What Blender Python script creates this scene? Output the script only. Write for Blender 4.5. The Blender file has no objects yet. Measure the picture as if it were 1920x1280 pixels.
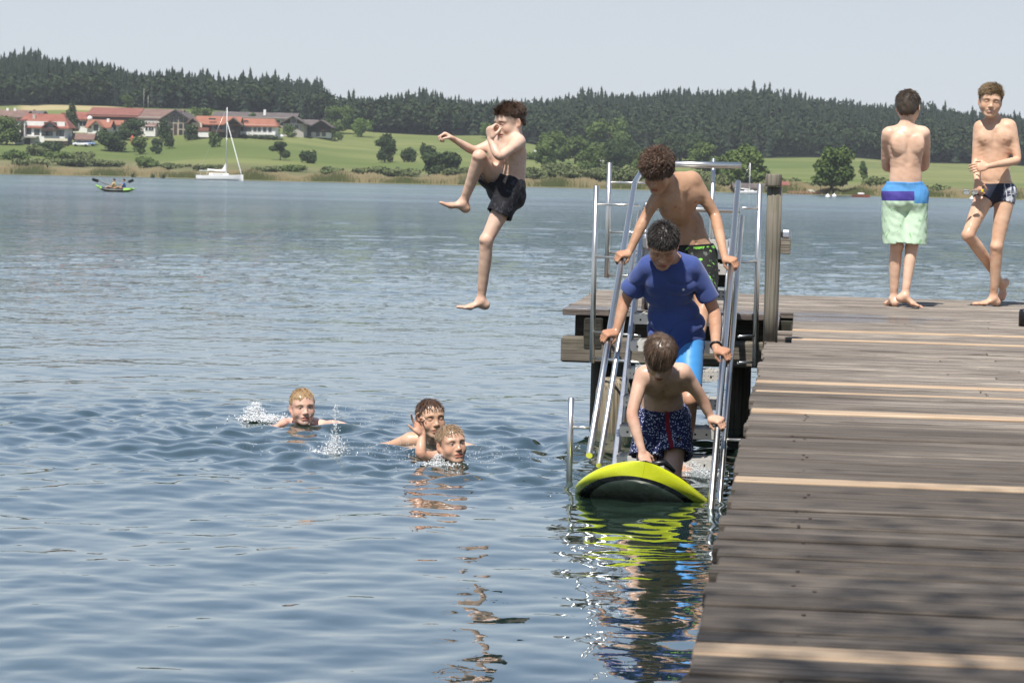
import bpy, math, random, time
import numpy as np
import openvdb
from mathutils import Vector, Matrix
from math import radians, sin, cos, tan, pi, sqrt, exp
T0 = time.time()
random.seed(7); RNG = np.random.default_rng(11)
scene = bpy.context.scene
COL = scene.collection
# ------------------------------------------------------------------ camera
F = 4305.0; PW, PH = 1920, 1280
cam_d = bpy.data.cameras.new("camera"); cam = bpy.data.objects.new("camera", cam_d); COL.objects.link(cam)
cam_d.sensor_width = 36.0; cam_d.lens = 36.0 * F / PW; cam_d.clip_start = 0.2; cam_d.clip_end = 20000
CAMZ = 1.5
cam.matrix_world = Matrix.Translation((0, 0, CAMZ)) @ Matrix.Rotation(radians(90 - 4.05), 4, 'X') @ Matrix.Rotation(radians(1.3), 4, 'Z')
CM = np.array(cam.matrix_world)[:3, :3]
cam_d.dof.use_dof = True; cam_d.dof.focus_distance = 11.8; cam_d.dof.aperture_fstop = 13.0
scene.camera = cam
def W(px, py, Y):
    d = CM @ np.array([(px - PW/2)/F, -(py - PH/2)/F, -1.0]); d = d * (Y / d[1])
    return np.array([d[0], d[1], CAMZ + d[2]])
def WZ(px, py, z):
    d = CM @ np.array([(px - PW/2)/F, -(py - PH/2)/F, -1.0]); d = d * ((z - CAMZ) / d[2])
    return np.array([d[0], d[1], z])
def proj(p):
    q = CM.T @ (np.array(p, float) - np.array([0, 0, CAMZ])); return (PW/2 + F*q[0]/-q[2], PH/2 - F*q[1]/-q[2])
# pier frame: t to the right, s away from the camera
TH = radians(7.1)
def TS(t, s, z=0.0): return np.array([t*cos(TH) + s*sin(TH), -t*sin(TH) + s*cos(TH), z])
def toTS(p): return (p[0]*cos(TH) - p[1]*sin(TH), p[0]*sin(TH) + p[1]*cos(TH), p[2])
# ------------------------------------------------------------------ objects
def props(o, label=None, cat=None, group=None, kind=None):
    if label: o["label"] = label
    if cat: o["category"] = cat
    if group: o["group"] = group
    if kind: o["kind"] = kind
    return o
def empty(name, loc=(0, 0, 0), rz=0.0, **k):
    o = bpy.data.objects.new(name, None); o.empty_display_size = .1; o.location = loc; o.rotation_euler = (0, 0, rz); COL.objects.link(o)
    return props(o, **k)
def link(name, me, mat=None, parent=None, loc=None, rz=None, **k):
    o = bpy.data.objects.new(name, me); COL.objects.link(o)
    if mat is not None and len(me.materials) == 0: me.materials.append(mat)
    if parent is not None: o.parent = parent
    if loc is not None: o.location = loc
    if rz is not None: o.rotation_euler = (0, 0, rz)
    return props(o, **k)
def mesh_np(name, V, Fc, smooth=True):
    """V (n,3); Fc (m,k) array or list of arrays of quads/tris"""
    me = bpy.data.meshes.new(name)
    V = np.asarray(V, np.float32); arrs = [np.asarray(a, np.int32) for a in (Fc if isinstance(Fc, (list, tuple)) else [Fc]) if len(a)]
    me.vertices.add(len(V)); me.vertices.foreach_set("co", V.ravel())
    tot = np.concatenate([np.full(len(a), a.shape[1], np.int32) for a in arrs]); idx = np.concatenate([a.ravel() for a in arrs])
    me.loops.add(len(idx)); me.loops.foreach_set("vertex_index", idx)
    me.polygons.add(len(tot)); st = np.concatenate([[0], np.cumsum(tot)[:-1]]).astype(np.int32)
    me.polygons.foreach_set("loop_start", st); me.polygons.foreach_set("loop_total", tot)
    me.polygons.foreach_set("use_smooth", np.full(len(tot), smooth, bool))
    me.update(calc_edges=True); me.validate(verbose=False)
    return me
def attr(me, name, data, dom='POINT'):
    data = np.asarray(data, np.float32)
    if data.ndim == 1: a = me.attributes.new(name, 'FLOAT', dom); a.data.foreach_set("value", data)
    else: a = me.attributes.new(name, 'FLOAT_VECTOR', dom); a.data.foreach_set("vector", data[:, :3].ravel())
class MB:
    """collects shapes into one mesh"""
    def __init__(s): s.v = []; s.f = []; s.r = []; s.n = 0; s.sm = []
    def add(s, V, Fs, r=None, smooth=False):
        V = [tuple(map(float, v)) for v in V]; s.v += V; s.f += [tuple(i + s.n for i in f) for f in Fs]; s.n += len(V)
        s.r += [random.random() if r is None else r] * len(V); s.sm += [smooth]*len(Fs)
    def box(s, c, d, rz=0.0, bev=0.0, r=None, R=None, tap=1.0):
        x, y, z = d[0]/2, d[1]/2, d[2]/2
        if bev > 0:
            b = min(bev, x*.9, y*.9, z*.9); V = []; 
            for sx in (-1, 1):
                for sy in (-1, 1):
                    for sz in (-1, 1):
                        V += [(sx*x, sy*(y-b), sz*(z-b)), (sx*(x-b), sy*y, sz*(z-b)), (sx*(x-b), sy*(y-b), sz*z)]
            def I(a, b_, c_, k): return ((a > 0)*4 + (b_ > 0)*2 + (c_ > 0))*3 + k
            Fs = []
            for q in (-1, 1):
                Fs.append([I(q, -1, -1, 0), I(q, 1, -1, 0), I(q, 1, 1, 0), I(q, -1, 1, 0)]); Fs.append([I(-1, q, -1, 1), I(1, q, -1, 1), I(1, q, 1, 1), I(-1, q, 1, 1)]); Fs.append([I(-1, -1, q, 2), I(1, -1, q, 2), I(1, 1, q, 2), I(-1, 1, q, 2)])
            for a in (-1, 1):
                for b_ in (-1, 1):
                    Fs.append([I(a, b_, -1, 0), I(a, b_, 1, 0), I(a, b_, 1, 1), I(a, b_, -1, 1)]); Fs.append([I(a, -1, b_, 0), I(a, 1, b_, 0), I(a, 1, b_, 2), I(a, -1, b_, 2)]); Fs.append([I(-1, a, b_, 1), I(1, a, b_, 1), I(1, a, b_, 2), I(-1, a, b_, 2)])
                    for c_ in (-1, 1): Fs.append([I(a, b_, c_, 0), I(a, b_, c_, 1), I(a, b_, c_, 2)])
        else:
            V = [(sx*x*(tap if sz > 0 else 1), sy*y*(tap if sz > 0 else 1), sz*z) for sx in (-1, 1) for sy in (-1, 1) for sz in (-1, 1)]
            Fs = [(0, 1, 3, 2), (4, 6, 7, 5), (0, 4, 5, 1), (2, 3, 7, 6), (0, 2, 6, 4), (1, 5, 7, 3)]
        M = np.array(Matrix.Rotation(rz, 3, 'Z')) if R is None else np.asarray(R)
        V = [M @ np.array(v) + np.array(c) for v in V]; s.add(V, Fs, r)
    def tube(s, pts, rad, n=12, caps=True, r=None, closed=False):
        pts = [np.array(p, float) for p in pts]; m = len(pts); rads = rad if hasattr(rad, '__len__') else [rad]*m
        V = []; Fs = []; up = None
        for i, p in enumerate(pts):
            d = pts[min(i+1, m-1)] - pts[max(i-1, 0)]; d /= np.linalg.norm(d) + 1e-12
            if up is None: up = np.cross(d, [0, 0, 1]) if abs(d[2]) < .9 else np.cross(d, [1, 0, 0])
            up = up - d*np.dot(up, d); up /= np.linalg.norm(up) + 1e-12; w = np.cross(d, up)
            for k in range(n):
                a = 2*pi*k/n; V.append(p + rads[i]*(up*cos(a) + w*sin(a)))
        for i in range(m-1):
            for k in range(n): Fs.append((i*n+k, i*n+(k+1) % n, (i+1)*n+(k+1) % n, (i+1)*n+k))
        s.add(V, Fs, r, True)
        if caps:
            b = s.n - len(V); s.f += [tuple(b+k for k in range(n))[::-1], tuple(b+(m-1)*n+k for k in range(n))]; s.sm += [False, False]
    def lathe(s, c, prof, n=16, r=None):
        V = []; Fs = []
        for (rr, z) in prof:
            for k in range(n): a = 2*pi*k/n; V.append((c[0]+rr*cos(a), c[1]+rr*sin(a), c[2]+z))
        for i in range(len(prof)-1):
            for k in range(n): Fs.append((i*n+k, i*n+(k+1) % n, (i+1)*n+(k+1) % n, (i+1)*n+k))
        s.add(V, Fs, r, True); b = s.n-len(V); s.f += [tuple(b+k for k in range(n))[::-1], tuple(b+(len(prof)-1)*n+k for k in range(n))]; s.sm += [False, False]
    def build(s, name, mat=None, parent=None, loc=None, rz=None, **k):
        me = bpy.data.meshes.new(name); me.from_pydata(s.v, [], s.f); me.polygons.foreach_set("use_smooth", s.sm); me.update()
        a = me.attributes.new("rnd", 'FLOAT', 'POINT'); a.data.foreach_set("value", s.r)
        return link(name, me, mat, parent, loc, rz, **k)
# ------------------------------------------------------------------ materials
class NT:
    def __init__(s, name):
        s.m = bpy.data.materials.new(name); s.m.use_nodes = True; s.t = s.m.node_tree; s.t.nodes.clear()
        s.out = s.n('ShaderNodeOutputMaterial')
    def n(s, typ, **k):
        nd = s.t.nodes.new(typ)
        for a, b in k.items():
            if a[0] != '_': setattr(nd, a, b)
        return nd
    def set(s, inp, v):
        if v is None: return
        if isinstance(v, bpy.types.NodeSocket): s.t.links.new(v, inp)
        elif isinstance(v, (tuple, list)):
            v = list(v)
            if inp.type == 'RGBA' and len(v) == 3: v.append(1.0)
            inp.default_value = v
        else:
            try: inp.default_value = v
            except Exception: inp.default_value = [v]*len(inp.default_value)
    def math(s, op, a, b=None, c=None, clamp=False):
        nd = s.n('ShaderNodeMath', operation=op, use_clamp=clamp)
        for i, v in enumerate((a, b, c)):
            if v is not None: s.set(nd.inputs[i], v)
        return nd.outputs[0]
    def vec(s, op, a, b=None, scale=None):
        nd = s.n('ShaderNodeVectorMath', operation=op); s.set(nd.inputs[0], a)
        if b is not None: s.set(nd.inputs[1], b)
        if scale is not None: s.set(nd.inputs['Scale'], scale)
        return nd.outputs['Value'] if op in ('LENGTH', 'DOT_PRODUCT', 'DISTANCE') else nd.outputs[0]
    def mix(s, f, a, b, blend='MIX'):
        nd = s.n('ShaderNodeMix', data_type='RGBA', blend_type=blend); s.set(nd.inputs[0], f); s.set(nd.inputs[6], a); s.set(nd.inputs[7], b); return nd.outputs[2]
    def mixf(s, f, a, b):
        nd = s.n('ShaderNodeMix', data_type='FLOAT'); s.set(nd.inputs[0], f); s.set(nd.inputs[2], a); s.set(nd.inputs[3], b); return nd.outputs[0]
    def attr(s, name): nd = s.n('ShaderNodeAttribute', attribute_name=name); return nd
    def coord(s, k='Object'): return s.n('ShaderNodeTexCoord').outputs[k]
    def mapr(s, v, a, b, c=0., d=1., smooth=True):
        nd = s.n('ShaderNodeMapRange', interpolation_type='SMOOTHSTEP' if smooth else 'LINEAR'); s.set(nd.inputs[0], v)
        for i, x in enumerate((a, b, c, d)): s.set(nd.inputs[i+1], x)
        return nd.outputs[0]
    def noise(s, vec, scale=5., detail=3., rough=.5, dist=0., col=False):
        nd = s.n('ShaderNodeTexNoise'); s.set(nd.inputs['Vector'], vec)
        for a, b in (('Scale', scale), ('Detail', detail), ('Roughness', rough), ('Distortion', dist)): s.set(nd.inputs[a], b)
        return nd.outputs['Color' if col else 'Fac']
    def voro(s, vec, scale=5., feature='F1', out='Distance', rnd=1.0):
        nd = s.n('ShaderNodeTexVoronoi', feature=feature); s.set(nd.inputs['Vector'], vec); s.set(nd.inputs['Scale'], scale); s.set(nd.inputs['Randomness'], rnd); return nd.outputs[out]
    def scale(s, vec, sc): return s.vec('MULTIPLY', vec, sc)
    def sep(s, v): nd = s.n('ShaderNodeSeparateXYZ'); s.set(nd.inputs[0], v); return nd.outputs
    def comb(s, x, y, z):
        nd = s.n('ShaderNodeCombineXYZ')
        for i, v in enumerate((x, y, z)): s.set(nd.inputs[i], v)
        return nd.outputs[0]
    def bump(s, h, strength=.3, dist=.01, normal=None):
        nd = s.n('ShaderNodeBump'); s.set(nd.inputs['Height'], h); s.set(nd.inputs['Strength'], strength); s.set(nd.inputs['Distance'], dist)
        if normal is not None: s.set(nd.inputs['Normal'], normal)
        return nd.outputs[0]
    def bsdf(s, col, rough=.6, metal=0., bump=None, spec=.5, sss=0., coat=0., alpha=None, trans=0., ior=None, sheen=0.):
        nd = s.n('ShaderNodeBsdfPrincipled'); s.set(nd.inputs['Base Color'], col); s.set(nd.inputs['Roughness'], rough); s.set(nd.inputs['Metallic'], metal)
        s.set(nd.inputs['Specular IOR Level'], spec)
        if bump is not None: s.set(nd.inputs['Normal'], bump)
        if sss: s.set(nd.inputs['Subsurface Weight'], sss); s.set(nd.inputs['Subsurface Radius'], (1., .35, .2)); s.set(nd.inputs['Subsurface Scale'], .008)
        if coat: s.set(nd.inputs['Coat Weight'], coat)
        if trans: s.set(nd.inputs['Transmission Weight'], trans)
        if ior: s.set(nd.inputs['IOR'], ior)
        if sheen: s.set(nd.inputs['Sheen Weight'], sheen)
        return nd.outputs[0]
    def done(s, surf): s.t.links.new(surf, s.out.inputs['Surface']); return s.m
def simple_mat(name, col, rough=.6, metal=0., var=.15, nscale=3., bumpy=0., spec=.5, coat=0.):
    t = NT(name); n = t.noise(t.coord(), nscale, 4.)
    c = t.mix(t.mapr(n, .3, .7), tuple(x*(1-var) for x in col), tuple(min(1, x*(1+var)) for x in col))
    b = t.bump(t.noise(t.coord(), nscale*6, 3.), bumpy, .01) if bumpy else None
    return t.done(t.bsdf(c, rough, metal, b, spec, coat=coat))
# ------------------------------------------------------------------ light
SUN_EL = radians(62.0); sd = np.array([-.21, -.52, 1.0]); 
sd = sd/np.linalg.norm(sd); SUN_EL = math.asin(sd[2])
AZ = math.atan2(sd[0], sd[1])           # clockwise from +Y
world = bpy.data.worlds.new("World"); scene.world = world; world.use_nodes = True
wt = world.node_tree; bg = wt.nodes['Background']; sky = wt.nodes.new('ShaderNodeTexSky'); sky.sky_type = 'NISHITA'
sky.sun_disc = False; sky.sun_elevation = SUN_EL; sky.sun_rotation = AZ; sky.air_density = 1.0; sky.dust_density = .6; sky.ozone_density = 1.0; sky.altitude = 500
tcw = wt.nodes.new('ShaderNodeTexCoord'); spx = wt.nodes.new('ShaderNodeSeparateXYZ'); wt.links.new(tcw.outputs['Generated'], spx.inputs[0])
cr = wt.nodes.new('ShaderNodeValToRGB'); cr.color_ramp.interpolation = 'B_SPLINE'
# summer haze veil over the clear sky: fraction of veil by height above the horizon
for i, (pos_, v_) in enumerate(((0., .97), (.10, .93), (.25, .72), (.55, .45), (1., .30))):
    e_ = cr.color_ramp.elements[i] if i < 2 else cr.color_ramp.elements.new(pos_); e_.position = pos_; e_.color = (v_, v_, v_, 1)
wt.links.new(spx.outputs['Z'], cr.inputs[0])
cr2 = wt.nodes.new('ShaderNodeValToRGB')
for i, (pos_, c_) in enumerate(((0., (5.8, 6.1, 6.45)), (.08, (5.4, 5.85, 6.4)), (.3, (3.5, 4.4, 5.75)), (1., (1.8, 2.8, 4.7)))):
    e_ = cr2.color_ramp.elements[i] if i < 2 else cr2.color_ramp.elements.new(pos_); e_.position = pos_; e_.color = (c_[0]/10, c_[1]/10, c_[2]/10, 1)
wt.links.new(spx.outputs['Z'], cr2.inputs[0])
sc10 = wt.nodes.new('ShaderNodeVectorMath'); sc10.operation = 'SCALE'; wt.links.new(cr2.outputs[0], sc10.inputs[0]); sc10.inputs['Scale'].default_value = 10.
mxw = wt.nodes.new('ShaderNodeMix'); mxw.data_type = 'RGBA'; wt.links.new(cr.outputs[0], mxw.inputs[0]); wt.links.new(sky.outputs[0], mxw.inputs[6]); wt.links.new(sc10.outputs[0], mxw.inputs[7])
wt.links.new(mxw.outputs[2], bg.inputs['Color']); bg.inputs['Strength'].default_value = 0.088
sun_d = bpy.data.lights.new("sun", 'SUN'); sun_d.energy = 4.9; sun_d.angle = radians(.5); sun_d.color = (1., .955, .89)
sun = bpy.data.objects.new("sun", sun_d); COL.objects.link(sun); sun.rotation_euler = Vector(tuple(-sd)).to_track_quat('-Z', 'Y').to_euler(); sun.location = (0, 0, 60)
scene.view_settings.view_transform = 'Standard'; scene.view_settings.look = 'None'; scene.view_settings.exposure = 0.42; scene.view_settings.gamma = 1.0
cy = scene.cycles; cy.max_bounces = 8; cy.transparent_max_bounces = 16; cy.caustics_reflective = False; cy.caustics_refractive = False; cy.sample_clamp_indirect = 4.0
cy.use_denoising = True
try: cy.denoiser = 'OPENIMAGEDENOISE'
except Exception: pass
scene.render.film_transparent = False
# ------------------------------------------------------------------ water
def waves(x, y, dx):
    """height of the lake at x,y ; dx local mesh spacing, waves too short for it are left out"""
    r = np.random.default_rng(5); h = np.zeros_like(x); dist = np.sqrt(x*x+y*y)
    gust = .75 + .35*np.sin(x*.21+y*.13+1.) * np.sin(y*.17-.6) + .2*np.sin(x*.5-y*.37)
    chop = np.zeros_like(x)
    for (cx, cy_, rr) in SWIRL: chop += np.exp(-(((x-cx)/1.5)**2+((y-cy_)/1.0)**2)/rr**2)
    chop = np.clip(chop, 0, 1.2)
    N = 64
    for i in range(N):
        lam = .16*(2.6/.16)**(r.random()**1.25); th = r.normal(.35, .75) + (pi if r.random() < .2 else 0); k = 2*pi/lam
        sl = .0060*(1.5 if lam < .5 else .75); a = sl/k; ph = r.random()*2*pi
        fade = np.clip((lam/(dx*3.2)-.75)/.9, 0, 1)
        ux, uy = sin(th), -cos(th); q = k*(x*ux+y*uy)+ph + .9*np.sin(.9*x+ph*3)*np.cos(.7*y-ph)
        s = np.sin(q); h += a*fade*gust*(s + .28*np.cos(2*q))*(1 + 2.6*chop*(lam < .6))
    for (cx, cy_, rr) in SWIRL:
        d = np.sqrt((x-cx)**2+(y-cy_)**2); 
        for lam, A in ((.34, .006), (.55, .009), (.21, .005), (.13, .0022)):
            fade = np.clip((lam/(dx*3.2)-.75)/.9, 0, 1)
            h += A*rr*fade*np.sin(2*pi*d/lam + 2*np.sin(3*np.arctan2(y-cy_, x-cx)+cx))*np.exp(-d/(.9*rr))*np.clip(d/.25, 0, 1)
    return h
SWIRL = [(-1.27, 13.7, 1.0), (-.42, 12.7, 1.), (-.3, 12.0, .9), (.75, 11.2, .5), (-2.9, 14.0, .8), (-1.0, 12.9, .8), (.3,12.6,.6)]
def build_water():
    ys = [2.2]
    while ys[-1] < 1400:
        y = ys[-1]; ys.append(y*(1.0024 + .0045*min(1, max(0, (y-22)/50))))
    ys = np.array(ys)
    a0 = np.linspace(-.245, .27, 300)
    left = -.245 - .012*1.14**np.arange(1, 24); left = -.245 + np.cumsum(-.008*1.17**np.arange(22)); right = .27 + np.cumsum(.008*1.17**np.arange(22))
    a = np.concatenate([left[::-1], a0, right])
    A, Yg = np.meshgrid(a, ys); X = A*Yg
    dX = np.gradient(a)[None, :]*Yg; dY = np.gradient(ys)[:, None]*np.ones_like(A)
    dx = np.maximum(dX, dY*.6)
    Z = waves(X, Yg, dx) * (1+.45*np.clip((Yg-14)/40, 0, 1)) * np.clip(1-(Yg-250)/200, 0, 1)
    ny, nx = X.shape; V = np.stack([X, Yg, Z], -1).reshape(-1, 3)
    i = np.arange(ny*nx).reshape(ny, nx); Fc = np.stack([i[:-1, :-1], i[:-1, 1:], i[1:, 1:], i[1:, :-1]], -1).reshape(-1, 4)
    # calm sheet round and behind the camera
    n0 = len(V); xs = [-900, 900]
    V[:, 0] = np.clip(V[:, 0], -1500, 1500)
    V2 = [(-300, -120, 0), (300, -120, 0), (300, 2.2, 0), (a[-1]*2.2, 2.2, 0), (a[0]*2.2, 2.2, 0), (-300, 2.2, 0)]
    me = mesh_np("lake_water", np.vstack([V, V2]), [Fc, np.array([[n0, n0+1, n0+2, n0+5]])])
    t = NT("lake_water"); geo = t.n('ShaderNodeNewGeometry'); pos = geo.outputs['Position']
    dist = t.vec('LENGTH', pos)
    p1 = t.scale(pos, (1., .75, 1.)); n1 = t.noise(p1, 1.6, 4., .62); n2 = t.noise(p1, 9., 3., .55)
    p3 = t.scale(pos, (.35, .5, 1.)); n3 = t.noise(p3, .6, 3., .55)
    far = t.mapr(dist, 10., 70.); near = t.mapr(dist, 5., 26., 1., 0.)
    gust = t.mapr(t.noise(t.scale(pos, (.012, .03, 1.)), 1., 3., .6), .32, .68, .65, 1.25)
    b1 = t.bump(n1, t.math('MULTIPLY', far, gust), .20)
    b2 = t.bump(n2, t.mapr(dist, 8., 40., .10, .5), .011, b1)
    b3 = t.bump(n3, t.math('MULTIPLY', far, gust), .16, b2)
    fr = t.n('ShaderNodeFresnel'); fr.inputs['IOR'].default_value = 1.36; t.set(fr.inputs['Normal'], b3)
    gl = t.n('ShaderNodeBsdfGlossy'); gl.inputs['Color'].default_value = (.92, .97, 1, 1); t.set(gl.inputs['Roughness'], t.mapr(dist, 14., 160., .012, .14)); t.set(gl.inputs['Normal'], b3)
    df = t.n('ShaderNodeBsdfDiffuse'); t.set(df.inputs['Color'], t.mix(t.mapr(t.noise(pos, .8, 2.), .3, .7), (.020, .046, .034), (.030, .062, .044)))
    tr = t.n('ShaderNodeBsdfTransparent'); tr.inputs['Color'].default_value = (.42, .55, .40, 1)
    m1 = t.n('ShaderNodeMixShader'); m1.inputs[0].default_value = .45; t.t.links.new(df.outputs[0], m1.inputs[1]); t.t.links.new(tr.outputs[0], m1.inputs[2])
    m2 = t.n('ShaderNodeMixShader'); t.set(m2.inputs[0], t.math('POWER', fr.outputs[0], t.mapr(dist, 7., 45., .38, .60))); t.t.links.new(m1.outputs[0], m2.inputs[1]); t.t.links.new(gl.outputs[0], m2.inputs[2])
    mat = t.done(m2.outputs[0])
    o = link("lake_water", me, mat); props(o, "rippled blue grey lake water reflecting the pale sky", "water", kind="structure")
    bed = MB(); bed.add([(-1500, -150, -2.2), (1500, -150, -2.2), (1500, 470, -2.2), (-1500, 470, -2.2)], [(0, 1, 2, 3)])
    tb = NT("lake_bed"); bo = bed.build("lake_bed", tb.done(tb.bsdf(tb.mix(tb.noise(tb.coord(), .8, 3.), (.02, .035, .02), (.035, .05, .03)), .9)))
    props(bo, "dark weedy lake bed below the water", "lake bed", kind="structure")
build_water()
bk = MB(); bk.add([(-300, -160, .30), (300, -160, .30), (300, -5.5, .30), (-300, -5.0, .30), (-300, -3.5, -.6), (300, -4.0, -.6)], [(0, 1, 2, 3), (3, 2, 5, 4)])
props(bk.build("grassy_bank", simple_mat("bank_grass", (.07, .10, .03), .95, nscale=2.)), "grassy near bank where the pier begins", "bank", kind="structure")
# ------------------------------------------------------------------ pier
DECK = .72
def wood_mat(name, base1, base2, dark, grain=1., green=0., axis='X', rot=None, rough=.82, deckdark=False):
    """grain runs along the object's X (or Y / Z) axis"""
    t = NT(name); co = t.coord(); rnd = t.attr("rnd").outputs['Fac']
    sc = {'X': (1.2, 30., 30.), 'Y': (30., 1.2, 30.), 'Z': (30., 30., 1.2)}[axis]
    off = t.comb(t.math('MULTIPLY', rnd, 37.), t.math('MULTIPLY', rnd, 11.), t.math('MULTIPLY', rnd, 23.))
    p = t.vec('ADD', co, off)
    g1 = t.noise(t.scale(p, sc), 1., 5., .62, .4); g2 = t.noise(t.scale(p, tuple(x*(3.2 if x > 5 else 1.6) for x in sc)), 1., 4., .6, .2)
    pat = t.noise(p, 2.1, 3., .6)
    c = t.mix(t.mapr(g1, .3, .72), base1, base2)
    c = t.mix(t.mapr(rnd, 0., 1., 0., .95), c, t.mix(.5, c, tuple(x*.55 for x in base1)))
    c = t.mix(t.mapr(g2, .50, .60, 0., .9), c, dark)
    c = t.mix(t.mapr(pat, .45, .75, 0., .45), c, dark)
    if green: c = t.mix(t.mapr(t.noise(co, 5., 4., .6), .5, .7, 0., green), c, (.07, .085, .03))
    crack = t.mapr(g2, .34, .40, 1., 0.)
    c = t.mix(t.math('MULTIPLY', crack, .6), c, tuple(x*.3 for x in dark))
    if deckdark:
        g3 = t.noise(t.scale(p, (2.2, 170., 170.)), 1., 3., .6, .3); c = t.mix(t.mapr(g3, .54, .64, 0., .8), c, dark)
    if deckdark:     # boards darken towards the near end and the left side, broken by noise
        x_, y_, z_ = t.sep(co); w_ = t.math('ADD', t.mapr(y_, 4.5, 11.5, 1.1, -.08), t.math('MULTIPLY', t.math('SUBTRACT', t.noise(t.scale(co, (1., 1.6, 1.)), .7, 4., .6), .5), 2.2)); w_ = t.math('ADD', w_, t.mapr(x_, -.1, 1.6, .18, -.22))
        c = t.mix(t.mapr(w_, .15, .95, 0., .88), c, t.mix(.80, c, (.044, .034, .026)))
    if deckdark:
        pud = t.math('MULTIPLY', t.mapr(t.math('ABSOLUTE', t.math('SUBTRACT', y_, 13.75)), .25, .75, 1., 0.), t.mapr(t.math('ADD', t.noise(t.scale(co, (1., 2.2, 1.)), 1.3, 3.), t.mapr(x_, -.2, 1.5, .12, -.2)), .44, .52)); c = t.mix(t.math('MULTIPLY', pud, .6), c, (.06, .045, .048)); rough = t.mixf(pud, rough, .22)
    h = t.math('SUBTRACT', g2, t.math('MULTIPLY', crack, .6)); c = t.mix(t.mapr(t.noise(co, .55, 3., .55), .42, .66, 0., .40), c, t.mix(.5, c, dark))
    return t.done(t.bsdf(c, rough, 0., t.bump(h, .55*grain, .004), .3))
M_deck = wood_mat("weathered_deck_wood", (.275, .232, .19), (.45, .39, .325), (.085, .070, .060), deckdark=True)
M_new = wood_mat("pale_new_board_wood", (.45, .335, .225), (.55, .425, .30), (.33, .22, .14), .4)
M_beam = wood_mat("old_beam_wood", (.21, .18, .145), (.30, .265, .215), (.08, .07, .055), 1.2, .35)
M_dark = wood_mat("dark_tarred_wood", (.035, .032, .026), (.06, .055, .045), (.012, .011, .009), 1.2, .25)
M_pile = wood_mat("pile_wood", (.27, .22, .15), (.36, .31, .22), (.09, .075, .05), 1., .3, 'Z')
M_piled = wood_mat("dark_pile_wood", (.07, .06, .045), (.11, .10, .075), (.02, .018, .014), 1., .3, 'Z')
M_post = wood_mat("post_wood", (.19, .17, .135), (.26, .235, .19), (.12, .105, .08), .5, .25, 'Z')
def steel_mat(name, col, rough):
    t = NT(name); n = t.noise(t.scale(t.coord(), (60., 60., 3.)), 2., 3.)
    return t.done(t.bsdf(col, t.mapr(n, .3, .7, rough*.95, rough*1.08), 1.0))
M_steel = steel_mat("brushed_stainless_steel", (.74, .71, .66), .30)
M_alu = steel_mat("dull_aluminium", (.55, .57, .62), .38)
M_black = simple_mat("black_plastic", (.012, .012, .014), .35)

M_nail = simple_mat("rusty_nail", (.05, .03, .02), .6, .5)
pier = empty("bathing_pier", (0, 0, 0), 0, label="grey weathered wooden bathing pier with a few pale new boards, reaching over the lake", cat="pier")
R_ = -TH
# boards of the long deck: a board every ~.12 m, run across (local x = t)
bm = MB(); new = []; r = random.Random(3)
s = -5.2; T_L, T_R = -.158, 2.75
def s_at(px, py): p = WZ(px, py, DECK); return toTS(p)[1]
NEWS = [(s_at(1322, 1196), .105), (s_at(1391, 893), .10), (s_at(1403, 765), .115), (s_at(1412, 730), .07), (s_at(1415, 713), .10), (s_at(1500, 634), .09), (s_at(1500, 618), .11)]
NEWS = sorted(NEWS, key=lambda q: q[0])
S_END = 16.5; S_T = 13.86
SLOT = (toTS(WZ(1459, 612, DECK))[0], toTS(WZ(1486, 612, DECK))[0], s_at(1475, 641), s_at(1475, 584))
ed = []
while s < S_END:
    w = r.choice([.095, .11, .12, .13, .14]) + r.uniform(-.004, .004); nb = False
    for (sn, wn) in NEWS:
        if s <= sn < s + w + .05 and sn not in ed:
            w = wn; nb = True; ed.append(sn); break
    head = s > S_T - .02
    if S_END - s < .1: break
    c = s + w/2; gap = .014; tl = (-1.43 if head else T_L) + r.uniform(-.012, .012); tr_ = 3.9 if head else T_R
    z = DECK - .02 + (0 if nb else r.uniform(-.005, .002)); hgt = .04
    segs = [(tl, tr_)]
    if SLOT[2] < c < SLOT[3] and not (abs(c-(SLOT[2]+.9)) < .07 or abs(c-(SLOT[2]+.5)) < .06): segs = [(tl, SLOT[0]), (SLOT[1], tr_)]
    if not nb and not head:   # boards butted somewhere along the deck
        a, b = segs[-1]; q = r.uniform(.6, 2.2)
        if q > a + .3: segs[-1:] = [(a, q), (q + .004, b)]
    for (a, b) in segs:
        if nb: new.append((((a+b)/2, c, z+.002), (b-a, w-gap, hgt)))
        else: bm.box(((a+b)/2, c, z), (b-a, w-gap, hgt), bev=.004)
    s += w
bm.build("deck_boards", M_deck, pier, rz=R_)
q = MB(); rr_ = random.Random(8)
for i in range(46):
    for t_ in (.02, .9, 1.8):
        for o_ in (-.03, .03):
            if rr_.random() < .45: q.lathe((t_+rr_.uniform(-.03, .03), 2.6+i*.123+o_+rr_.uniform(-.01, .01), DECK-.001), [(.0045, 0), (.004, .002)], 6)
q.build("nail_pattern", M_nail, pier, rz=R_)
for i, (c, d) in enumerate(new):
    q = MB(); q.box(c, d, bev=.004); q.build("new_board", M_new, pier, rz=R_, label="pale fresh replacement board of the deck")
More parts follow.
